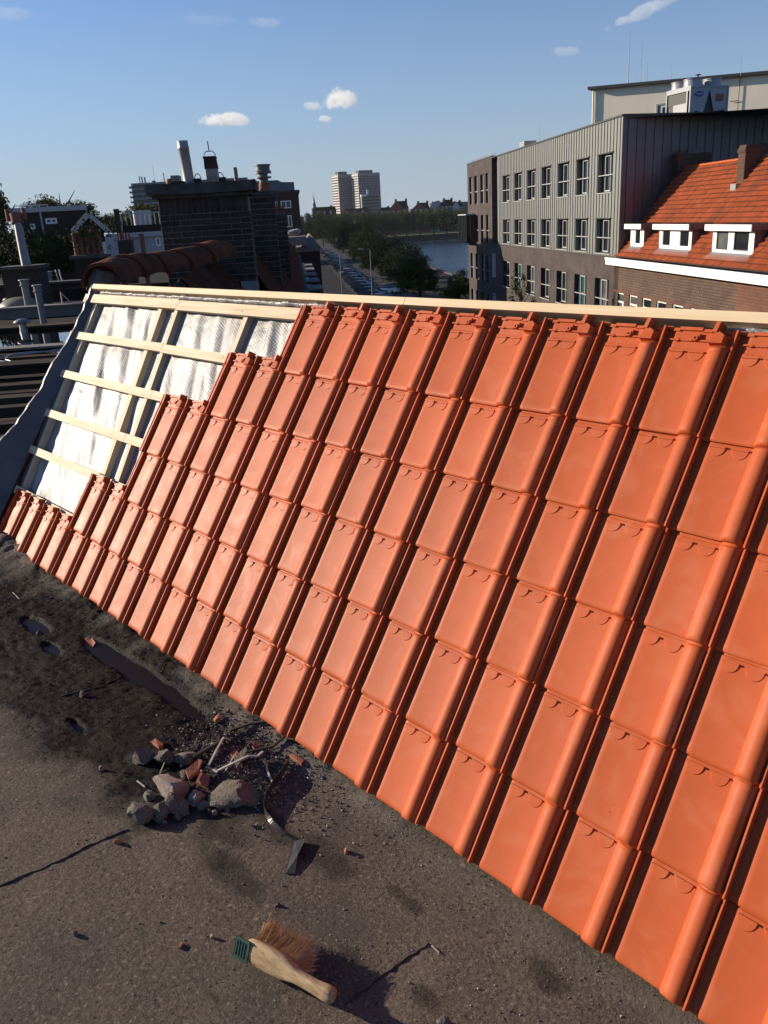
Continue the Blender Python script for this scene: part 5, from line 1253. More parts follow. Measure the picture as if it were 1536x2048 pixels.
# ------------------------------------------------------------------ flat roofs and back gardens on the left
# the neighbours' flat roofs at our level, cut by low party walls that run across the picture
mb = MB(); mb.add([AB(1.2, -.06, -.05), AB(60, -.06, -.05), AB(60, -4.9, -.05), AB(3.2, -4.9, -.05)], [(0, 1, 2, 3)])
structure(mb.build('neighbour_flat_roof', M['darkroof']))
mb = MB(); mb.add([AB(8.7, -.4, -.02), AB(11.72, -.4, -.02), AB(11.72, -4.9, -.02), AB(8.7, -4.9, -.02)], [(0, 1, 2, 3)])
mpw = material('rain_pool_water', (0.006, 0.007, 0.009), rough=.012, spec=.9)
structure(mb.build('rain_pool_water', mpw))
PWG = 'low party walls across the flat roofs'
for k, (a, h, th, mt, lab) in enumerate(((8.60, .015, .22, 'darkroof', 'low party wall at the near side of the rain pool'), (6.05, .12, .30, 'darkroof', 'low party wall this side of the coiled cable'),
        (11.75, .02, .25, 'darkroof', 'low party wall right behind the rain pool'), (14.6, .16, .3, 'slab', 'low party wall behind the grey vent pipes'), (19.3, .22, .3, 'darkroof', 'far low party wall below the ladder'))):
    mb = MB(); mb.box(a, a + th, -4.8, -.15, -.3, h, FS); w_ = mb.build('party_wall', M[mt]); tag(w_, lab, 'wall', PWG)
    mb = MB(); mb.box(a - .05, a + th + .05, -4.8, -.12, h + .002, h + .035, FS); mb.build('coping', M['slab' if k in (0, 3) else 'roofwood'], w_)
GW = 'weathered boards laid across the flat roof'
for k in range(13):
    a = 2.4 + .46 * k + RND.uniform(-.22, .22); b0 = -RND.uniform(3.0, 4.4); b1 = -RND.uniform(.2, .8)
    sk_ = RND.uniform(-.05, .05); P_ = Frame(AB(a, 0, 0), DB + D1 * sk_, D1 - DB * sk_, Z); mb = MB(); ww = RND.uniform(.12, .24); hh_ = RND.uniform(.03, .08)
    mb.box(b0, b1, 0, ww, -.05, hh_, P_)
    o = mb.build('board', M['roofwood']); tag(o, 'weathered dark board lying across the flat roof, %s from the viewer' % ('first second third fourth fifth sixth seventh eighth ninth tenth eleventh twelfth thirteenth'.split()[k]), 'board', GW)
# coil of cable
cpt = atz(78, 716, .10); mb = MB(); pts = []
for i in range(90):
    th = i * .21; r = .55 + .10 * math.sin(i * .37) - i * .0012
    pts.append(cpt + D1 * (r * .9 * math.cos(th)) + DB * (r * 1.15 * math.sin(th)) + Z * (.02 + .012 * math.sin(i * .9)))
mb.tube(pts, .011, 5); tag(mb.build('cable_coil', M['steel']), 'loose coil of grey cable on the dark flat roof', 'cable')
# vent pipes
VG = 'grey plastic vent pipes on the flat roof'
def vent(px, py_top, py_bot, wpx, z, label, cap=True):
    base = atz(px, py_bot, z); t_ = (base - CAM).dot(wray(768, 1024)); r = wpx * t_ / FOC / 2; h = (py_bot - py_top) * t_ / FOC * 1.04
    root = thing('vent_pipe', label, 'vent pipe', base, VG)
    mb = MB(); mb.lathe(base, [(r * 1.0, -.05), (r, h * .90)], 18, smooth=True); mb.build('pipe', M['pvc'], root)
    mb = MB(); mb.lathe(base, [(r * 1.25, h * .80), (r * 1.4, h * .81), (r * 1.4, h * .83), (r * 1.12, h * .845), (r * 1.12, h * .955), (r * 1.5, h * .965), (r * 1.45, h * .99), (r * .6, h)], 18); mb.build('cap', M['pvc'], root, sharp=35)
    return root
vent(60, 563, 626, 14, .0, 'left tall grey vent pipe with a round cap, by the glass dome')
vent(87, 574, 642, 13, .0, 'middle grey vent pipe standing at the edge of the rain pool')
vent(103, 546, 589, 14, .0, 'farther grey vent pipe beside the ladder')
b_ = atz(48, 664, -.02); root = thing('mushroom_vent', 'low mushroom shaped vent standing in the rain pool', 'vent', b_)
mb = MB(); mb.lathe(b_, [(.075, -.03), (.065, .06), (.06, .17)], 14); mb.build('neck', M['steel'], root)
mb = MB(); mb.lathe(b_, [(.06, .15), (.15, .165), (.14, .20), (.07, .235), (.01, .24)], 16); mb.build('cap', M['pvc'], root)
b_ = atz(20, 606, .12); root = thing('mushroom_vent', 'pale mushroom shaped vent left of the glass dome', 'vent', b_)
mb = MB(); mb.lathe(b_, [(.05, -.2), (.05, .05)], 12); mb.build('neck', M['steel'], root); mb = MB(); mb.lathe(b_, [(.05, .05), (.17, .07), (.12, .12), (.02, .15)], 14); mb.build('cap', M['pvc'], root)
# glass dome
b_ = atz(42, 618, .02); root = thing('skylight_dome', 'milky round skylight dome on the flat roof behind the vent pipes', 'skylight', b_)
mb = MB(); Fd = Frame(b_, D1, DB); mb.box(-.5, .5, -.5, .5, -.05, .06, Fd); mb.build('kerb', M['slab'], root)
mb = MB(); mb.lathe(b_, [(.47 * math.cos(k * math.pi / 16), .06 + .22 * math.sin(k * math.pi / 16)) for k in range(8)], 24); mb.build('dome', material('milky_acrylic', (0.22, 0.20, 0.13), rough=.5, var=.2, scale=6), root)
# ladder and aluminium tray
b_ = atz(118, 585, .06); root = thing('roof_tray', 'pale flat metal tray with a ladder stile leaning beside the vent pipe', 'metal tray', b_)
Ft = Frame(b_, DB, D1); mb = MB(); mb.box(-.2, .95, -.25, .35, -.08, .02, Ft); mb.box(-.2, .95, 2.0, 2.12, .05, .18, Ft); mb.build('tray', M['steel'], root)
for xx in (.02, .12): mb = MB(); mb.beam(Ft.p(xx, .2, 0), Ft.p(xx - .1, .35, .62), .03, .03); mb.build('stile', M['steel'], root)
q = atz(128, 622, 0); mb = MB(); mb.beam(q, q + Z * .42, .025, .02); mb.beam(q + Z * .40, q + DB * .3 + Z * .02, .02, .02); tag(mb.build('timber_prop', M['twig'], None), 'thin timber prop with a brace standing on the flat roof', 'prop')
# chimney stack with a leaning flue
cs = thing('chimney_stack', 'wide low brick stack at far left carrying one tall leaning pipe', 'chimney', AB(17.3, -4.9, 0))
bp_ = at(52, 536, 20); Fc = Frame(bp_, DB, D1)
mb = MB(); mb.box(-.50, .34, -.3, .5, -1.4, -.02, Fc); mb.build('stack', M['brickold'], cs); mb = MB(); mb.box(-.56, .40, -.36, .56, -.018, .06, Fc); mb.build('cap_slab', M['concrete'], cs)
tpq = at(31, 425, 20); mb = MB(); mb.tube([bp_ + Z * -.05 + DB * .02, bp_ + (tpq - bp_) * .55, bp_ + (tpq - bp_) * .86], [.115, .095, .09], 14); mb.build('leaning_pipe', M['pvc'], cs)
mb = MB(); u_ = (tpq - bp_).normalized(); mb.tube([bp_ + (tpq - bp_) * .8, bp_ + (tpq - bp_) * .97], [.14, .15], 14); mb.build('pipe_head', M['terracotta'], cs)
for s_ in (-1, 1): mb = MB(); mb.tube([bp_ + (tpq - bp_) * .86 + DB * .19 * s_, bp_ + (tpq - bp_) * 1.06 + DB * .19 * s_], .055, 10); mb.build('side_pot', M['terracotta'], cs)
# block below with a parapet
root = thing('brick_parapet', 'dark brick parapet wall at far left behind the skylight dome', 'wall', AB(20, -6, 0)); 
mb = MB(); mb.box(19.6, 19.9, -9, -4.2, -3, .38, FS); mb.build('wall', M['brickold'], root); mb = MB(); mb.box(19.5, 20.0, -9, -4.1, .382, .44, FS); mb.build('coping', M['concrete'], root)
# stack of tall pots with a plant growing on it
pq = at(180, 516, 26); Fp = Frame(pq, DB, D1)
ps = thing('pot_stack', 'brick chimney stack with a row of tall clay pots overgrown by a plant', 'chimney', pq)
mb = MB(); mb.box(-.42, .45, -.3, .3, -1.3, 0, Fp); mb.build('stack', M['brickold'], ps); mb = MB(); mb.box(-.52, .58, -.38, .38, .002, .10, Fp); mb.build('cap_slab', M['concrete'], ps)
for k in range(5):
    mb = MB(); mb.lathe(Fp.p(-.36 + .18 * k, 0, .10), [(.085, 0), (.078, .55 + .05 * (k % 2)), (.09, .60 + .05 * (k % 2)), (.085, .66 + .05 * (k % 2)), (.06, .66 + .05 * (k % 2))], 12); mb.build('clay_pot', M['terracotta'], ps)
rl_ = random.Random(2); mb = MB()
def leafquad(mb, c, s, r):
    a = Vector((r.gauss(0, 1), r.gauss(0, 1), r.gauss(0, 1))).normalized(); b_ = a.cross(Vector((r.gauss(0, 1), r.gauss(0, 1), r.gauss(0, 1)))).normalized()
    mb.add([c - a * s, c + b_ * s * .62, c + a * s, c - b_ * s * .62], [(0, 1, 2, 3)])
for i in range(420):
    t_ = rl_.random(); x = rl_.gauss(.02, .28); z = .55 + rl_.gauss(.12, .16) - abs(x) * .3 if t_ < .7 else rl_.uniform(.1, .75)
    leafquad(mb, Fp.p(x, -.1 + rl_.gauss(0, .14), .1 + z), rl_.uniform(.03, .06), rl_)
mb.build('foliage', M['leaf_olive'], ps)

def simple_windows(F, rects, root, frame_m, glass_m, mull=1, tr=None, w=.09):
    for (x0, x1, z0, z1) in rects:
        f = MB(); rect_ring(f, x0, x1, z0, z1, w, 0, .06, F)
        for k in range(1, mull + 1): xm = x0 + (x1 - x0) * k / (mull + 1); f.box(xm - w / 2, xm + w / 2, 0, .05, z0 + w, z1 - w, F)
        if tr: f.box(x0 + w, x1 - w, 0, .052, z0 + (z1 - z0) * tr, z0 + (z1 - z0) * tr + w, F)
        fo = f.build('window', frame_m, root)
        g = MB(); g.add([F.p(x0, .02, z0), F.p(x1, .02, z0), F.p(x1, .02, z1), F.p(x0, .02, z1)], [(0, 1, 2, 3)]); g.build('pane', glass_m, fo)
# houses of the back street: seen square on, about 45 m away
VN = Vector((.93, -.37, 0)).normalized(); VX = Vector((.37, .93, 0)).normalized()
def onplane(F, x, y):
    d = wray(x, y); t_ = (F.o - CAM).dot(F.ey) / d.dot(F.ey); q = CAM + d * t_ - F.o; return q.dot(F.ex), q.z + F.o.z
def house_plane(px, t_):
    q = at(px, 470, t_); return Frame((q.x, q.y, 0), VX, VN, Z)
FH = house_plane(90, 50)
def R(F, x0, y0, x1, y1):
    a = onplane(F, x0, y0); b_ = onplane(F, x1, y1); return (min(a[0], b_[0]), max(a[0], b_[0]), min(a[1], b_[1]), max(a[1], b_[1]))
hb = thing('brick_house', 'long dark brick house with small white windows and a railed flat roof at far left', 'house', FH.p(0, 0, -9))
x0, x1, _, zt_ = R(FH, 22, 427, 172, 429)
mb = MB(); mb.box(x0, x1, -9, 0, -9, zt_, FH); mb.build('wall', M['brickold'], hb)
mb = MB(); mb.box(x0 - .1, x1 + .1, -9.1, .15, zt_ + .002, zt_ + .28, FH); mb.build('roof_edge', M['offwhite'], hb)
simple_windows(FH, [R(FH, 90, 437, 115, 447), R(FH, 60, 448, 71, 458), R(FH, 97, 482, 112, 492)], hb, M['white'], M['glass'], 1)
xa_, za_ = onplane(FH, 25, 413); xb_, _ = onplane(FH, 95, 413)
for k in range(5):
    xx = xa_ + (xb_ - xa_) * k / 4; mb = MB(); mb.box(xx - .03, xx + .03, -2, -1.94, zt_ + .28, za_ + .1, FH); mb.build('rail_post', M['offwhite'], hb)
for dz_ in (0, .5): mb = MB(); mb.box(xa_, xb_, -2.0, -1.95, za_ + .05 - dz_, za_ + .1 - dz_, FH); mb.build('rail', M['offwhite'], hb)
for px in (62, 70, 78): mb = MB(); xx, zz = onplane(FH, px, 417); mb.box(xx - .2, xx + .2, -3, -2.6, zt_, zz, FH); mb.build('roof_vent', M['black'], hb)
xx, _ = onplane(FH, 83, 440); mb = MB(); mb.box(xx - .05, xx + .05, 0, .1, -6, zt_, FH); mb.build('downpipe', M['offwhite'], hb)
# neighbour with pale slate top storey
FH2 = house_plane(140, 52); hp = thing('slate_house', 'house with a pale slate top storey and white windows behind the gabled house', 'house', FH2.p(0, 0, -9))
x0, x1, z0, zt_ = R(FH2, 122, 425, 172, 462); mb = MB(); mb.box(x0, x1, -8, 0, -9, zt_, FH2); mb.build('wall', material('pale_slate', (0.17, 0.17, 0.19), rough=.7, var=.15, scale=2), hp)
simple_windows(FH2, [R(FH2, 128, 440, 150, 463)], hp, M['white'], M['glass'], 1, .6)
xa_, za_ = onplane(FH2, 162, 408); xb_, zb_ = onplane(FH2, 176, 426)
mb = MB(); rect_ring(mb, xa_, xb_, zb_ - .3, za_, .06, -1, -.94, FH2); mb.box(xa_, xb_, -1, -.94, (za_ + zb_) / 2 - .1, (za_ + zb_) / 2 - .04, FH2); tag(mb.build('frame_rack', M['offwhite']), 'small square metal frame standing on the slate house roof', 'metal frame')
# gabled house
FG = house_plane(185, 44); gh = thing('gabled_house', 'dark gabled house with white verge boards on its pointed roof', 'house', FG.p(0, 0, -9))
xl, zl = onplane(FG, 146, 463); xm, zm = onplane(FG, 177, 429); xr, zr = onplane(FG, 220, 466)
mb = MB(); mb.prism([FG.p(xl + .3, 0, -9), FG.p(xr - .3, 0, -9), FG.p(xr - .3, 0, zr), FG.p(xm, 0, zm - .2), FG.p(xl + .3, 0, zl)], VN * -7); mb.build('wall', M['brickold'], gh)
for (A, Bq) in (((xl, zl), (xm, zm)), ((xm, zm), (xr, zr))):
    mb = MB(); mb.beam(FG.p(A[0], .12, A[1]), FG.p(Bq[0], .12, Bq[1]), .12, .22); mb.build('verge_board', M['offwhite'], gh)
    mb = MB(); mb.prism([FG.p(A[0], .1, A[1] + .02), FG.p(Bq[0], .1, Bq[1] + .02), FG.p(Bq[0], .1, Bq[1] + .16), FG.p(A[0], .1, A[1] + .16)], VN * -7.4); mb.build('roof', M['darkroof'], gh)
simple_windows(FG, [R(FG, 203, 484, 215, 508), R(FG, 152, 485, 158, 505)], gh, M['white'], M['glass'], 1)
xx, _ = onplane(FG, 225, 500); mb = MB(); mb.box(xr - .3, xr + .9, -5, .1, -9, zr - .2, FG); mb.build('pale_annex', M['offwhite'], gh)
# white flat roofed houses
FW = house_plane(280, 47); wh = thing('white_house', 'white flat roofed house with a long pale gutter, left of the big chimney', 'house', FW.p(0, 0, -9))
x0, x1, _, zt_ = R(FW, 226, 468, 345, 470); mb = MB(); mb.box(x0, x1, -6, 0, -9, zt_ - .25, FW); mb.build('wall', M['offwhite'], wh); mb = MB(); mb.box(x0 - .1, x1, -6.2, .25, zt_ - .248, zt_, FW); mb.build('gutter', M['offwhite'], wh)
simple_windows(FW, [R(FW, 310, 475, 322, 492), R(FW, 246, 477, 262, 490)], wh, M['white'], M['glass'], 0)
mb = MB(); xq0, xq1, zq0, zq1 = R(FW, 232, 470, 268, 500); mb.box(xq0, xq1, .02, .3, -9, zq1 - .3, FW); mb.build('brick_bay', M['brickold'], wh)
FW2 = house_plane(290, 58); tr_ = thing('roof_terrace_house', 'dark house with a railed roof terrace behind the white flat roofed house', 'house', FW2.p(0, 0, -9))
x0, x1, _, zt_ = R(FW2, 245, 452, 350, 452); mb = MB(); mb.box(x0, x1, -6, 0, -9, zt_, FW2); mb.build('wall', M['brickold'], tr_)
for k in range(12):
    xx = x0 + (x1 - x0) * k / 11; mb = MB(); mb.box(xx - .03, xx + .03, -.2, -.14, zt_, zt_ + .75, FW2); mb.build('rail_post', M['offwhite'], tr_)
mb = MB(); mb.box(x0, x1, -.2, -.13, zt_ + .752, zt_ + .82, FW2); mb.build('rail', M['offwhite'], tr_)
q = R(FW2, 275, 443, 312, 452); mb = MB(); mb.box(q[0], q[1], -3, -2.2, zt_, zt_ + 1.0, FW2); mb.build('terrace_hut', M['offwhite'], tr_)
# single dark chimneys in front
for (px, yt, yb, wpx, t_, mt, lab) in ((240, 421, 470, 9, 40, 'brickold', 'tall narrow dark chimney between the gabled house and the office slab'), (290, 470, 520, 8, 22, 'terracotta', 'slender square terracotta chimney in front of the white house'), (257, 482, 525, 26, 24, 'brickold', 'squat dark chimney with small pots in front of the white house')):
    b_ = at(px, yb, t_); h_ = (yb - yt) * t_ / FOC; w_ = wpx * t_ / FOC; Fq = Frame(b_, DB, D1)
    root = thing('chimney_stack', lab, 'chimney', b_); mb = MB(); mb.box(-w_ / 2, w_ / 2, -w_ / 2, w_ / 2, -1.2, h_, Fq); mb.build('stack', M[mt], root)
    mb = MB(); mb.box(-w_ * .58, w_ * .58, -w_ * .58, w_ * .58, h_ * .92, h_ * .96, Fq); mb.build('cap_slab', M['concrete'], root)
    if wpx > 20:
        for k in range(4): mb = MB(); mb.lathe(Fq.p(-.13 + .085 * k, 0, h_), [(.032, 0), (.03, .14), (.022, .2)], 8); mb.build('chimney_pot', M['terracotta'], root)
# brick building at the end of the row with a grey box on top
FE = Frame(AB(80, 0, 0), DB, -D1, Z)
def onE(x, y): d = wray(x, y); t_ = (FE.o - CAM).dot(FE.ey) / d.dot(FE.ey); q = CAM + d * t_ - FE.o; return q.dot(FE.ex), q.z + FE.o.z
eb = thing('corner_house', 'tall dark brick corner house with white windows and a blue grey box on its roof', 'house', FE.p(0, 0, -9))
x0, zt_ = onE(480, 390); x1, _ = onE(597, 388)
mb = MB(); mb.box(x0, x1, -10, 0, -9, zt_, FE); mb.build('wall', M['brickold'], eb); mb = MB(); mb.box(x0 - .1, x1 + .12, -10.1, .1, zt_ + .002, zt_ + .18, FE); mb.build('roof_edge', M['coping'], eb)
def RE(a, b_, c, d): p = onE(a, b_); q = onE(c, d); return (min(p[0], q[0]), max(p[0], q[0]), min(p[1], q[1]), max(p[1], q[1]))
simple_windows(FE, [RE(561, 402, 583, 416), RE(570, 431, 585, 454)], eb, M['white'], M['glass'], 1)
bx_ = RE(505, 364, 590, 388); M['bluegrey'] = material('blue_grey_sheet', (0.10, 0.115, 0.135), rough=.5, var=.1, scale=1)
mb = MB(); mb.prism([FE.p(bx_[0], -1, zt_), FE.p(bx_[1], -1, zt_), FE.p(bx_[1], -1, bx_[3] - .15), FE.p(bx_[0] + (bx_[1] - bx_[0]) * .70, -1, bx_[3] - .1), FE.p(bx_[0] + (bx_[1] - bx_[0]) * .6, -1, bx_[3] + .1), FE.p(bx_[0], -1, bx_[3] + .1)], D1 * 7); mb.build('roof_box', M['bluegrey'], eb)
q = RE(544, 403, 556, 424); mb = MB()
for k in range(4): xx = q[0] + (q[1] - q[0]) * k / 3; mb.box(xx - .04, xx + .04, .5, .58, q[2], q[3], FE)
mb.box(q[0], q[1], .5, .58, q[3] - .08, q[3], FE); mb.box(q[0], q[1], .5, .58, q[2], q[2] + .08, FE); mb.build('balcony_rail', M['offwhite'], eb)
# hipped felt roof with its ridges coloured yellow and a tarpaulin bundle next to it
hq = at(606, 494, 52); Fh_ = Frame(hq, DB, D1)
hr = thing('hipped_roof', 'small pale hipped roof with a yellow ridge beside the street', 'roof', hq)
u = 52 / FOC
mb = MB(); P0_ = Fh_.p(-4 * u, 0, 0); P1_ = Fh_.p(33 * u, 0, -1 * u); P2_ = Fh_.p(16 * u, 1.2, 23 * u); P3_ = Fh_.p(14 * u, 5.5, 21 * u); P4_ = Fh_.p(34 * u, 7, 0)
mb.add([P0_, P1_, P2_], [(0, 1, 2)]); mb.add([P1_, P4_, P3_, P2_], [(0, 1, 2, 3)]); mb.add([P0_, P2_, P3_, Fh_.p(-6 * u, 7, 0)], [(0, 1, 2, 3)]); mb.build('roof_planes', M['slab'], hr)
mb = MB(); mb.tube([P2_, P1_], .035, 6); mb.tube([P2_, P3_], .035, 6); mb.build('yellow_ridge', M['yellowroof'], hr)
mb = MB(); mb.box(-14 * u, 35 * u, -.1, 7, -.30, -.02, Fh_); mb.build('roof_slab', M['slab'], hr); mb = MB(); mb.box(-12 * u, 33 * u, 0, 7, -8, -.302, Fh_); mb.build('wall', M['brickold'], hr)
tq = at(587, 465, 50); rk = rock_mesh(91, .36, .34, .20, .7); rk.materials.append(M['tarp']); o = link('tarpaulin', rk); o.location = tq; tag(o, 'crumpled pale tarpaulin bundle on the roof terrace below the corner house', 'tarpaulin')
mb = MB(); tqF = Frame(tq, DB, D1); mb.box(-.5, .75, -.5, 3, -.75, -.25, tqF); tag(mb.build('terrace_wall', M['slab']), 'pale low terrace wall under the tarpaulin bundle', 'wall')

# ------------------------------------------------------------------ far skyline
VF = Vector((.80, -.60, 0)).normalized(); VFX = Vector((.60, .80, 0))
def fplane(px, py, t_): q = at(px, py, t_); return Frame((q.x, q.y, 0), VFX, VF, Z)
# office slab
FO = fplane(262, 400, 220); so_ = thing('office_slab', 'long blue grey office slab with seven floors of windows and roof aerials', 'building', FO.p(0, 0, -9))
M['slabwall'] = material('blue_grey_concrete', (0.135, 0.15, 0.155), rough=.7, var=.1, scale=.2); M['slabband'] = material('pale_concrete_band', (0.23, 0.245, 0.245), rough=.7); M['slabdark'] = material('dark_ribbon_glass', (0.03, 0.04, 0.05), rough=.2)
x0, zt_ = onplane(FO, 262, 367); x1 = x0 + 30; fh = 9.2 * 220 / FOC
mb = MB(); mb.box(x0, x1, -14, 0, -9, zt_, FO); mb.build('core', M['slabwall'], so_)
bm_ = MB(); bm_.box(0, x1 - x0 + .5, 0, .35, 0, .42); bmm = bm_.mesh('floor_band', M['slabband'])
wm_ = MB(); wm_.box(0, 2.05, 0, .06, 0, .78); wmm = wm_.mesh('pane', M['slabdark']); bl_ = MB(); bl_.box(-.7, 0, -1.2, .2, 0, .5); blm = bl_.mesh('balcony', M['slabband'])
for k in range(9):
    z = zt_ - (k + 1) * fh; put('floor_band', bmm, so_, FO.mat(x0, 0, z + fh - .45)); put('balcony', blm, so_, FO.mat(x0, 0, z))
    for j in range(12): put('pane', wmm, so_, FO.mat(x0 + .3 + j * 2.45, 0, z))
for px, py, w_ in ((273, 351, .22), (278, 352, .3), (284, 353, .35), (303, 360, .8), (318, 362, .5), (335, 362, .8), (322, 344, .2), (300, 330, .06)):
    xx, zz = onplane(FO, px, py); mb = MB(); mb.box(xx - w_ / 2, xx + w_ / 2, -4, -4 + w_, zt_, zz, FO); mb.build('roof_mast', M['slabwall'], so_)
q = R(FO, 337, 350, 356, 367); mb = MB(); mb.box(q[0], q[1], -8, -3, zt_, q[3], FO); mb.build('plant_room', M['slabwall'], so_)
# twin towers
nL = Vector((-.19, -.95, 0)).normalized(); nR = Vector((.987, -.163, 0)).normalized()
M['towerpale'] = material('white_tower_concrete', (0.62, 0.57, 0.52), rough=.7); M['towershade'] = material('shaded_tower_concrete', (0.30, 0.28, 0.28), rough=.7); M['towerglass'] = material('tower_glass', (0.045, 0.043, 0.045), rough=.3)  # second is the same white concrete with the right faces' shade painted in
def tower(label, pxc, ytop, pxl, pxr, t_, nfl, ncol):
    c = at(pxc, ytop, t_); zt_ = c.z; c = Vector((c.x, c.y, 0))
    eL = Vector((-nL.y, nL.x, 0)); eR = Vector((-nR.y, nR.x, 0))
    rt = Vector((R2[0][0], R2[1][0], 0)).normalized()
    if eL.dot(rt) > 0: eL = -eL
    if eR.dot(rt) < 0: eR = -eR
    def ext(e, px):                                     # length along e until it reaches pixel px
        lo, hi = 0, 200
        for _ in range(40):
            m_ = (lo + hi) / 2; q = c + e * m_ + Z * zt_ - CAM; x = sum(R2[i][0] * q[i] for i in range(3)) / sum(R2[i][2] * q[i] for i in range(3)) * FOC + 768
            if abs(x - pxc) < abs(px - pxc): lo = m_
            else: hi = m_
        return lo
    wL = ext(eL, pxl); wR = ext(eR, pxr)
    root = thing('tower_block', label, 'tower', (c.x, c.y, ZS))
    mb = MB(); mb.prism([c + Z * ZS, c + eL * wL + Z * ZS, c + eL * wL + eR * wR + Z * ZS, c + eR * wR + Z * ZS], Z * (zt_ - ZS - .5)); mb.build('glass_core', M['towerglass'], root)
    fh_ = (zt_ - ZS) / nfl; FL = Frame(c, eL, nL, Z); FR = Frame(c, eR, nR, Z)
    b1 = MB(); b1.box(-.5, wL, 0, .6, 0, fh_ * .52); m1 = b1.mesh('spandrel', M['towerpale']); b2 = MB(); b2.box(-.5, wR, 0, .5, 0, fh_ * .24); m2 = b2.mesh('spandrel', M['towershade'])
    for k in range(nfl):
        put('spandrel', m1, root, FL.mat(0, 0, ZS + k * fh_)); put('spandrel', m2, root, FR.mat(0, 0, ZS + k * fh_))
    mb = MB(); mb.prism([c + eL * -.3 + eR * -.3 + Z * (zt_ - fh_ * 1.2), c + eL * wL + Z * (zt_ - fh_ * 1.2), c + eL * wL + eR * wR + Z * (zt_ - fh_ * 1.2), c + eR * wR + Z * (zt_ - fh_ * 1.2)], Z * fh_ * 1.2); mb.build('parapet', M['towerpale'], root)
    v_ = MB(); v_.box(-.30, .30, 0, .7, 0, zt_ - ZS); vm = v_.mesh('mullion', M['towershade'])
    for k in range(ncol + 1): put('mullion', vm, root, FR.mat(wR * k / ncol, 0, ZS))
    for k in range(5): put('mullion', vm, root, FL.mat(wL * k / 4, 0, ZS))
    mb = MB(); mb.prism([c + eL * wL * .7 + eR * wR * .1 + Z * zt_, c + eL * wL * .7 + eR * wR * .75 + Z * zt_, c + eL * wL * .2 + eR * wR * .75 + Z * zt_, c + eL * wL * .2 + eR * wR * .1 + Z * zt_], Z * fh_ * 1.1); mb.build('plant_room', M['towerglass'], root)
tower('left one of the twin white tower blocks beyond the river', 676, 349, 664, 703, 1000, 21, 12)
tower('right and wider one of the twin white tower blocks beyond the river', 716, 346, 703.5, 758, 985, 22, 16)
FG2 = fplane(722, 400, 800); gb = thing('green_office', 'squat grey green office block with a white roof storey in front of the right tower', 'building', FG2.p(0, 0, -9))
x0, zt_ = onplane(FG2, 723, 391); x1, _ = onplane(FG2, 757, 391); M['greengrey'] = material('green_grey_panel', (0.19, 0.205, 0.18), rough=.6); 
mb = MB(); mb.box(x0, x1, -16, 0, -9, zt_, FG2); mb.build('core', M['greengrey'], gb)
b1 = MB(); b1.box(0, x1 - x0, .01, .3, 0, 1.5); m1 = b1.mesh('window_band', M['towerglass'])
for k in range(8): put('window_band', m1, gb, FG2.mat(x0, 0, zt_ - 2.6 - k * 2.9))
q = R(FG2, 722, 389, 734, 393); mb = MB(); mb.box(q[0], q[1], -10, .8, q[2], q[3], FG2); mb.build('roof_storey', M['white'], gb); q = R(FG2, 734, 379, 738, 391); mb = MB(); mb.box(q[0], q[1], -6, -2, q[2], q[3], FG2); mb.build('stair_tower', M['offwhite'], gb)
# church spire
cq = at(630, 432, 760); uu = 760 / FOC; sp = thing('church_tower', 'small far church tower with a stepped pointed spire', 'church', (cq.x, cq.y, ZS))
Fs_ = Frame(cq, VFX, VF); mb = MB(); mb.box(-5 * uu, 5 * uu, -5 * uu, 5 * uu, -18, 14 * uu, Fs_); mb.build('tower', M['brickold'], sp)
mb = MB(); mb.lathe(cq, [(5.6 * uu, 14 * uu), (4.2 * uu, 15 * uu), (3.4 * uu, 21 * uu), (3.8 * uu, 22 * uu), (2.4 * uu, 25 * uu), (2.0 * uu, 30 * uu), (.9 * uu, 34 * uu), (.3 * uu, 42 * uu)], 8); mb.build('spire', M['zincdark'], sp)
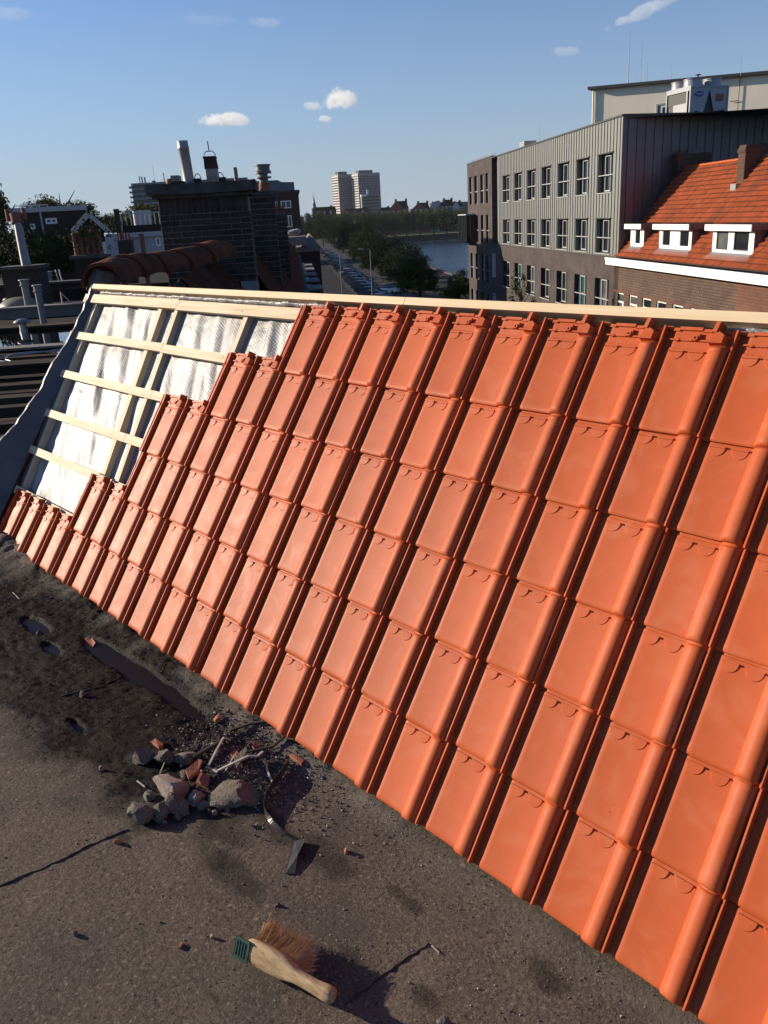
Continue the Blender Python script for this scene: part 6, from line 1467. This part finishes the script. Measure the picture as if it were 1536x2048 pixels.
# gabled houses along the far bank
FARH = [(650, 432, 45, 13, 'rightish long low red roofed house left of the green office'), (712, 432, 56, 10, 'low red roofed hall below the towers'), (798, 430, 38, 22, 'big brick gabled house with twin chimneys in the middle of the far bank'), (770, 432, 24, 12, 'dark low house left of the big gabled house'), (842, 428, 34, 17, 'gabled house right of the big gabled house'), (872, 424, 22, 14, 'narrow grey roofed house right of the middle of the far bank'), (893, 422, 28, 17, 'dark gabled house below the steel frame'), (915, 424, 20, 15, 'pale house front nearest the office building edge')]
for k, (px, yb, wpx, hpx, lab) in enumerate(FARH):
    t_ = 530; b_ = at(px, yb - 5, t_); uu = t_ / FOC; Fq = Frame((b_.x, b_.y, b_.z), VFX, VF)
    root = thing('far_house', lab.replace('rightish ', ''), 'house', (b_.x, b_.y, ZS), 'houses on the far bank')
    wl = [M['brickold'], M['terracotta'], M['terracotta'], M['brickold'], M['terracotta'], M['offwhite'], M['brickold'], M['offwhite']][k]; rm2 = [M['slopeold'], M['ridgeold'], M['darkroof'], M['darkroof'], M['darkroof'], M['lead'], M['darkroof'], M['darkroof']][k]
    w_ = wpx * uu; h_ = hpx * uu
    mb = MB(); mb.box(-w_ / 2, w_ / 2, -10, 0, ZS - b_.z, h_ * .35, Fq); mb.build('wall', wl, root)
    # gable end to the left, long roof to the right
    g = w_ * (.38 if hpx > 14 else .12)
    mb = MB(); mb.prism([Fq.p(-w_ / 2, .05, h_ * .35), Fq.p(-w_ / 2 + g, .05, h_), Fq.p(-w_ / 2 + 2 * g, .05, h_ * .35)], VF * -1.0); mb.build('gable', wl, root)
    mb = MB(); mb.prism([Fq.p(-w_ / 2 + g * .9, -.6, h_ * .97), Fq.p(w_ / 2 - g * .3, -.6, h_ * .97), Fq.p(w_ / 2 + .4, .1, h_ * .34), Fq.p(-w_ / 2 + g * 1.7, .1, h_ * .34)], VF * -9); mb.build('roof', rm2, root)
    for xx in ((-.5 + .38, .42) if hpx > 16 else (.3,)): mb = MB(); mb.box(w_ * xx - .6, w_ * xx + .6, -3, -1.6, h_ * .7, h_ * 1.16, Fq); mb.build('chimney', M['brickold'], root)
    for j in range(3): mb = MB(); mb.box(-w_ * .35 + j * w_ * .28, -w_ * .35 + j * w_ * .28 + 1.3, 0.002, .12, -h_ * .1, -h_ * .1 + 2.0, Fq); mb.build('window', M['offwhite'], root)
# long steel frame (transporter) above the houses
sq_ = at(866, 418, 640); Fq = Frame(sq_, VFX, VF); uu = 640 / FOC; sf = thing('steel_gantry', 'long dark steel gantry with ragged uprights above the far bank houses', 'gantry', (sq_.x, sq_.y, ZS))
for k in range(26):
    mb = MB(); hgt = (15 - k * .25 + RND.uniform(-2, 2)) * uu; mb.box(k * 2.8 * uu - .5, k * 2.8 * uu + .5, -.5, .5, ZS - sq_.z, hgt, Fq); mb.build('upright', M['zincdark'], sf)
for zz in (4, 10): mb = MB(); mb.beam(Fq.p(0, .8, zz * uu), Fq.p(74 * uu, .8, (zz - 2) * uu), 1.2, 1.6); mb.build('girder', M['zincdark'], sf)
mb = MB(); mb.box(6 * uu, 74 * uu, -6, -3, ZS - sq_.z, 8 * uu, Fq); mb.build('hall', M['zincdark'], sf)
# landing stage with a red boat house and a mast
rq = atz(655 + 0, 482, -9); rq = at(730, 478, 330); tagr = thing('boat_house', 'small red boat house at the water edge below the far trees', 'boat house', rq)
Fq = Frame(rq, VFX, VF); mb = MB(); mb.box(-2.2, 2.4, -2, 0, -3, 1.1, Fq); mb.build('wall', M['red'], tagr); mb = MB(); mb.prism([Fq.p(-2.6, .3, 1.1), Fq.p(2.8, .3, 1.1), Fq.p(.1, .3, 2.2)], VF * -3); mb.build('roof', M['red'], tagr)
mq = at(712, 476, 320); mb = MB(); mb.tube([mq - Z * 3, mq + Z * 6.2], [.28, .2], 8); tag(mb.build('mooring_post', M['yellowroof']), 'pale tall mooring post standing before the far trees', 'post')
for k, px in enumerate((739, 746, 752)):
    q = at(px, 484, 300); mb = MB(); mb.tube([q - Z * 4, q + Z * (3.2 - k * .6)], .16, 6); tag(mb.build('mooring_pile', M['offwhite']), ('left tall', 'middle', 'right short')[k] + ' pale mooring pile beside the red boat house', 'pile', 'mooring piles')

# ------------------------------------------------------------------ trees
def crown_mesh(name, seed, rx, rz, n, leaf, mat, clumps=34, low=-.55):
    r = random.Random(seed); cl = []
    for i in range(clumps):
        while True:
            p = Vector((r.uniform(-1, 1), r.uniform(-1, 1), r.uniform(low, 1)))
            if .25 < p.length < 1: break
        cl.append((p, r.uniform(.20, .42)))
    mb = MB()
    for i in range(n):
        p, cr = cl[r.randrange(clumps)]
        d = Vector((r.gauss(0, 1), r.gauss(0, 1), r.gauss(0, 1))).normalized() * cr * (r.random() ** .45)
        q = p + d; q.z *= (1 if q.z > 0 else .8)
        leafquad(mb, Vector((q.x * rx, q.y * rx, q.z * rz)), leaf * r.uniform(.6, 1.3), r)
    return mb.mesh(name, mat)
def trunk_mesh(name, seed, h, r0, crown_r):
    r = random.Random(seed); mb = MB()
    mb.tube([(0, 0, -h), (r0 * .3, 0, -h * .5), (0, r0 * .2, 0), (r0 * .3, 0, crown_r * .5)], [r0 * 1.3, r0, r0 * .75, r0 * .2], 7)
    for k in range(5):
        a = k * 1.256 + r.uniform(-.4, .4); z = r.uniform(-.35, .15) * crown_r
        mb.tube([(0, 0, z), (math.cos(a) * crown_r * .35, math.sin(a) * crown_r * .35, z + crown_r * .35), (math.cos(a) * crown_r * .65, math.sin(a) * crown_r * .65, z + crown_r * .75)], [r0 * .45, r0 * .28, r0 * .08], 5)
    return mb.mesh(name, M['bark'])
def plant_tree(name, label, pos, cm, tm, s=1.0, sz=1.0, rz=0.0, group=None, cat='tree'):
    root = thing(name, label, cat, pos, group, rot=Matrix.Rotation(rz, 4, 'Z'))
    for nm, me in (('trunk', tm), ('crown', cm)):
        o = link(nm, me, root); o.matrix_local = Matrix.Diagonal((s, s, s * sz, 1))
    return root
ORD = 'first second third fourth fifth sixth seventh eighth ninth tenth eleventh twelfth thirteenth fourteenth fifteenth sixteenth seventeenth eighteenth nineteenth twentieth'.split()
far_c = [crown_mesh('crown', 100 + k, 5.2, 5.6, 7000, .24, M['leaf_far'], 40) for k in range(4)]; far_t = trunk_mesh('trunk', 5, 8.5, .32, 5)
GT = 'trees along the far bank'
xs = [626, 655, 690, 722, 752, 783, 812, 840, 866, 893, 918]
for k, px in enumerate(xs):
    t_ = 440 - abs(k - 4) * 3; top = [456, 450, 446, 442, 440, 443, 441, 438, 436, 434, 440][k]
    p = at(px, top, t_); h = 13.5 + RND.uniform(-1, 1)
    plant_tree('bank_tree', 'broad green tree of the front row on the far bank, %s from the left' % ORD[k], (p.x, p.y, p.z - 2.0), far_c[k % 4], far_t, RND.uniform(.95, 1.15), RND.uniform(.95, 1.1), RND.uniform(0, 6), GT)
for k, px in enumerate([612, 640, 672, 705, 738, 768, 800, 828, 855, 880, 905]):
    p = at(px, [430, 428, 426, 426, 427, 428, 428, 426, 424, 424, 424][k] + 10, 480)
    plant_tree('bank_tree', 'taller tree of the back row on the far bank, %s from the left' % ORD[k], (p.x, p.y, p.z - 2.5), far_c[(k + 1) % 4], far_t, RND.uniform(1.0, 1.2), RND.uniform(.9, 1.1), RND.uniform(0, 6), GT)
nt_c = [crown_mesh('crown', 200 + k, 3.6, 3.4, 9500, .125, M['leaf_dark'], 60) for k in range(3)]; nt_t = trunk_mesh('trunk', 8, 6.0, .24, 3.6)
GN = 'dark trees along the quay street'
NT = [(124, 16.6, -6.2, .85), (137, 19.5, -5.6, .95), (150, 16.8, -5.4, 1.05), (166, 19, -5.0, 1.1), (184, 17, -4.6, 1.15), (205, 20, -4.2, 1.2), (228, 17, -4, 1.2), (252, 20, -3.6, 1.25), (280, 17, -3.4, 1.3), (310, 21, -3.2, 1.3), (340, 17, -3, 1.35), (375, 14, -3, 1.4), (400, 22, -2.6, 1.4), (420, 8, -2.8, 1.5), (440, 16, -2.5, 1.5)]
for k, (a, b_, z, s_) in enumerate(NT):
    plant_tree('quay_tree', 'dark leafy tree on the river side of the quay street, %s in order of distance' % ORD[k], AB(a, b_, z), nt_c[k % 3], nt_t, s_, RND.uniform(.9, 1.05), RND.uniform(0, 6), GN)
c_ = crown_mesh('crown', 301, 2.1, 2.0, 9000, .085, M['leaf_mid'], 40); p = at(838, 560, 84); plant_tree('quay_tree', 'rounded green tree standing clear against the river', p, c_, trunk_mesh('trunk', 9, 6.2, .16, 2.1))
c_ = crown_mesh('crown', 302, 1.3, 1.4, 4200, .08, M['leaf_yellow'], 26); p = at(905, 586, 82); plant_tree('young_tree', 'small yellowing tree at the foot of the office building', p, c_, trunk_mesh('trunk', 10, 4, .09, 1.4))
c_ = crown_mesh('crown', 303, 1.3, 1.6, 4200, .08, M['leaf_mid'], 26); p = at(929, 572, 92); plant_tree('young_tree', 'small green tree against the brick end of the office building', p, c_, trunk_mesh('trunk', 11, 4, .09, 1.4))
c_ = crown_mesh('crown', 304, .9, 1.5, 700, .07, M['leaf_olive'], 14); p = at(1042, 600, 50); plant_tree('bare_tree', 'thin bare young tree in front of the brown brick wall', p, c_, trunk_mesh('trunk', 12, 6, .06, 1.4))
# left side
c_ = crown_mesh('crown', 305, 1.0, 2.2, 5200, .075, M['leaf_olive'], 40); t2_ = trunk_mesh('trunk', 13, 7, .16, 1.6); p = at(-4, 468, 40); plant_tree('garden_tree', 'sunlit olive tree cut by the left edge behind the leaning pipe', p, c_, t2_)
c2 = crown_mesh('crown', 306, 1.7, 1.5, 8000, .075, M['leaf_dark'], 44); p = at(55, 530, 38); plant_tree('garden_tree', 'dark garden tree below the long brick house', p, c2, t2_); p = at(122, 520, 41); plant_tree('garden_tree', 'dark garden tree between the brick house and the gabled house', p, c2, t2_, .9, 1, 2.0)
c3 = crown_mesh('crown', 307, 4.2, 1.9, 9000, .13, M['leaf_olive'], 44); p = at(123, 430, 95); plant_tree('park_tree', 'wide rounded olive tree above the roof of the brick house', p, c3, trunk_mesh('trunk', 14, 9, .3, 3))
c4 = crown_mesh('crown', 308, 7, 2.2, 9000, .2, M['leaf_olive'], 44); p = at(290, 444, 120); plant_tree('park_tree', 'low line of olive trees at the foot of the office slab, left part', p, c4, trunk_mesh('trunk', 15, 8, .3, 3)); p = at(248, 446, 125); plant_tree('park_tree', 'low olive tree between the tall chimney and the office slab', p, c4, trunk_mesh('trunk', 15, 8, .3, 3), .7, .9, 1)

# ------------------------------------------------------------------ street furniture and cars
def lamp(px, py_top, t_, arms, label):
    p = at(px, py_top, t_); root = thing('street_lamp', label, 'street lamp', (p.x, p.y, ZS), 'street lamps of the quay street')
    mb = MB(); mb.tube([(p.x, p.y, ZS), (p.x, p.y, p.z)], [.09, .055], 8); mb.build('post', M['galv'], root)
    for (dx, dy) in arms:
        e = at(px + dx, py_top + dy, t_); mb = MB(); mb.tube([p, e], .04, 6); a_ = mb.build('arm', M['galv'], root)
        mb = MB(); d_ = (e - p).normalized(); mb.beam(e - d_ * .1, e + d_ * .55, .22, .10); mb.build('lamp_head', M['offwhite'], a_)
lamp(740, 498, 95, [(-15, 0)], 'near street lamp rising before the dark trees with one arm')
lamp(679, 506, 125, [(13, -4)], 'middle street lamp over the parked cars')
lamp(746, 556, 78, [(-17, 0), (17, -1)], 'double armed street lamp low among the nearest trees')
def car_meshes(seed):
    L_ = 4.1; r = random.Random(seed); hw = .86
    prof = [(-2.05, .35), (-2.05, .72), (-1.95, .86), (-1.05, .95), (-.55, 1.0), (1.55, 1.0), (1.95, .95), (2.05, .80), (2.05, .35)]
    mb = MB(); mb.prism([(x, -hw, z) for x, z in prof], (0, 2 * hw, 0)); body = mb.mesh('body', None)
    bm = bmesh.new(); bm.from_mesh(body); bmesh.ops.bevel(bm, geom=bm.edges[:], offset=.07, segments=2, affect='EDGES'); bm.to_mesh(body); bm.free()
    g = MB(); g.add([(-1.05, -.80, .95), (1.75, -.80, .97), (1.75, .80, .97), (-1.05, .80, .95), (-.35, -.62, 1.40), (1.25, -.62, 1.42), (1.25, .62, 1.42), (-.35, .62, 1.40)], [(0, 1, 5, 4), (1, 2, 6, 5), (2, 3, 7, 6), (3, 0, 4, 7)]); glass = g.mesh('glazing', M['glass'])
    rf = MB(); rf.add([(-.38, -.64, 1.405), (1.28, -.64, 1.425), (1.28, .64, 1.425), (-.38, .64, 1.405), (-.2, -.5, 1.47), (1.1, -.5, 1.48), (1.1, .5, 1.48), (-.2, .5, 1.47)], [(4, 5, 6, 7), (0, 1, 5, 4), (1, 2, 6, 5), (2, 3, 7, 6), (3, 0, 4, 7)]); rfm = rf.mesh('car_roof', None)
    wh_ = MB(); wh_.tube([(0, -.10, 0), (0, .10, 0)], .31, 14); wheel = wh_.mesh('wheel', M['black'])
    hl = MB(); hl.box(-2.075, -2.0, -.16, .16, -.07, .07); head = hl.mesh('headlight', M['offwhite'])
    return body, glass, rfm, wheel, head
CM = car_meshes(1)
CCOL = [('black', (0.015, 0.015, 0.017)), ('silver grey', (0.30, 0.31, 0.32)), ('dark blue', (0.02, 0.03, 0.07)), ('white', (0.6, 0.6, 0.6)), ('dark grey', (0.06, 0.06, 0.065)), ('dark red', (0.14, 0.02, 0.02))]
CB = []
for nm, c_ in CCOL:
    m_ = material('paint_' + nm.replace(' ', '_'), c_, rough=.25, spec=.6); bmm_ = CM[0].copy(); bmm_.materials.append(m_); rfm_ = CM[2].copy(); rfm_.materials.append(m_); CB.append((nm, bmm_, rfm_))
CORD = ORD + ['twenty-first', 'twenty-second', 'twenty-third', 'twenty-fourth', 'twenty-fifth', 'twenty-sixth', 'twenty-seventh', 'twenty-eighth', 'twenty-ninth', 'thirtieth']
rc = random.Random(21)
yaw = math.atan2(D1.y, D1.x) + math.radians(62)
for k in range(26):
    a = 92 + 5.4 * k + (k * k * .12); b_ = 11.9 + rc.uniform(-.15, .15)
    nm, bod, rfm_ = CB[rc.choice([0, 0, 1, 2, 3, 4, 4, 1, 5])]
    root = thing('parked_car', '%s car parked at an angle along the quay street, %s from the near end' % (nm, CORD[k]), 'car', AB(a, b_, ZS + .02), 'cars parked along the quay street', rot=Matrix.Rotation(yaw + rc.uniform(-.05, .05), 4, 'Z'))
    link('body', bod, root); link('glazing', CM[1], root); link('car_roof', rfm_, root)
    for x in (-1.28, 1.28):
        for y in (-.78, .78): o = link('wheel', CM[3], root); o.location = (x, y, .31)
    for y in (-.58, .58): o = link('headlight', CM[4], root); o.location = (0, y, .72)
# van parked by the trees
q = atz(788, 588, ZS); root = thing('parked_car', 'white car with a dark roof half hidden under the near trees', 'car', q, None, rot=Matrix.Rotation(yaw + 1.2, 4, 'Z'))
link('body', CB[3][1], root); link('glazing', CM[1], root); link('car_roof', CB[0][2], root)
for x in (-1.28, 1.28):
    for y in (-.78, .78): o = link('wheel', CM[3], root); o.location = (x, y, .31)

# ------------------------------------------------------------------ the afternoon haze over the river
mh = bpy.data.materials.new('thin_haze'); mh.use_nodes = True; t = mh.node_tree; t.nodes.clear()
vo_ = t.nodes.new('ShaderNodeVolumePrincipled'); ou_ = t.nodes.new('ShaderNodeOutputMaterial'); t.links.new(vo_.outputs[0], ou_.inputs['Volume'])
vo_.inputs['Color'].default_value = (0.86, 0.90, 0.95, 1); vo_.inputs['Density'].default_value = 0.00005; vo_.inputs['Anisotropy'].default_value = 0.2
mb = MB(); mb.box(-905, 3505, -2505, 2505, -14.0, 68, Frame((0, 0, 0), D1, -DB)); tag(mb.build('haze', mh), 'thin pale haze over the river and the far bank', 'haze', kind='stuff')
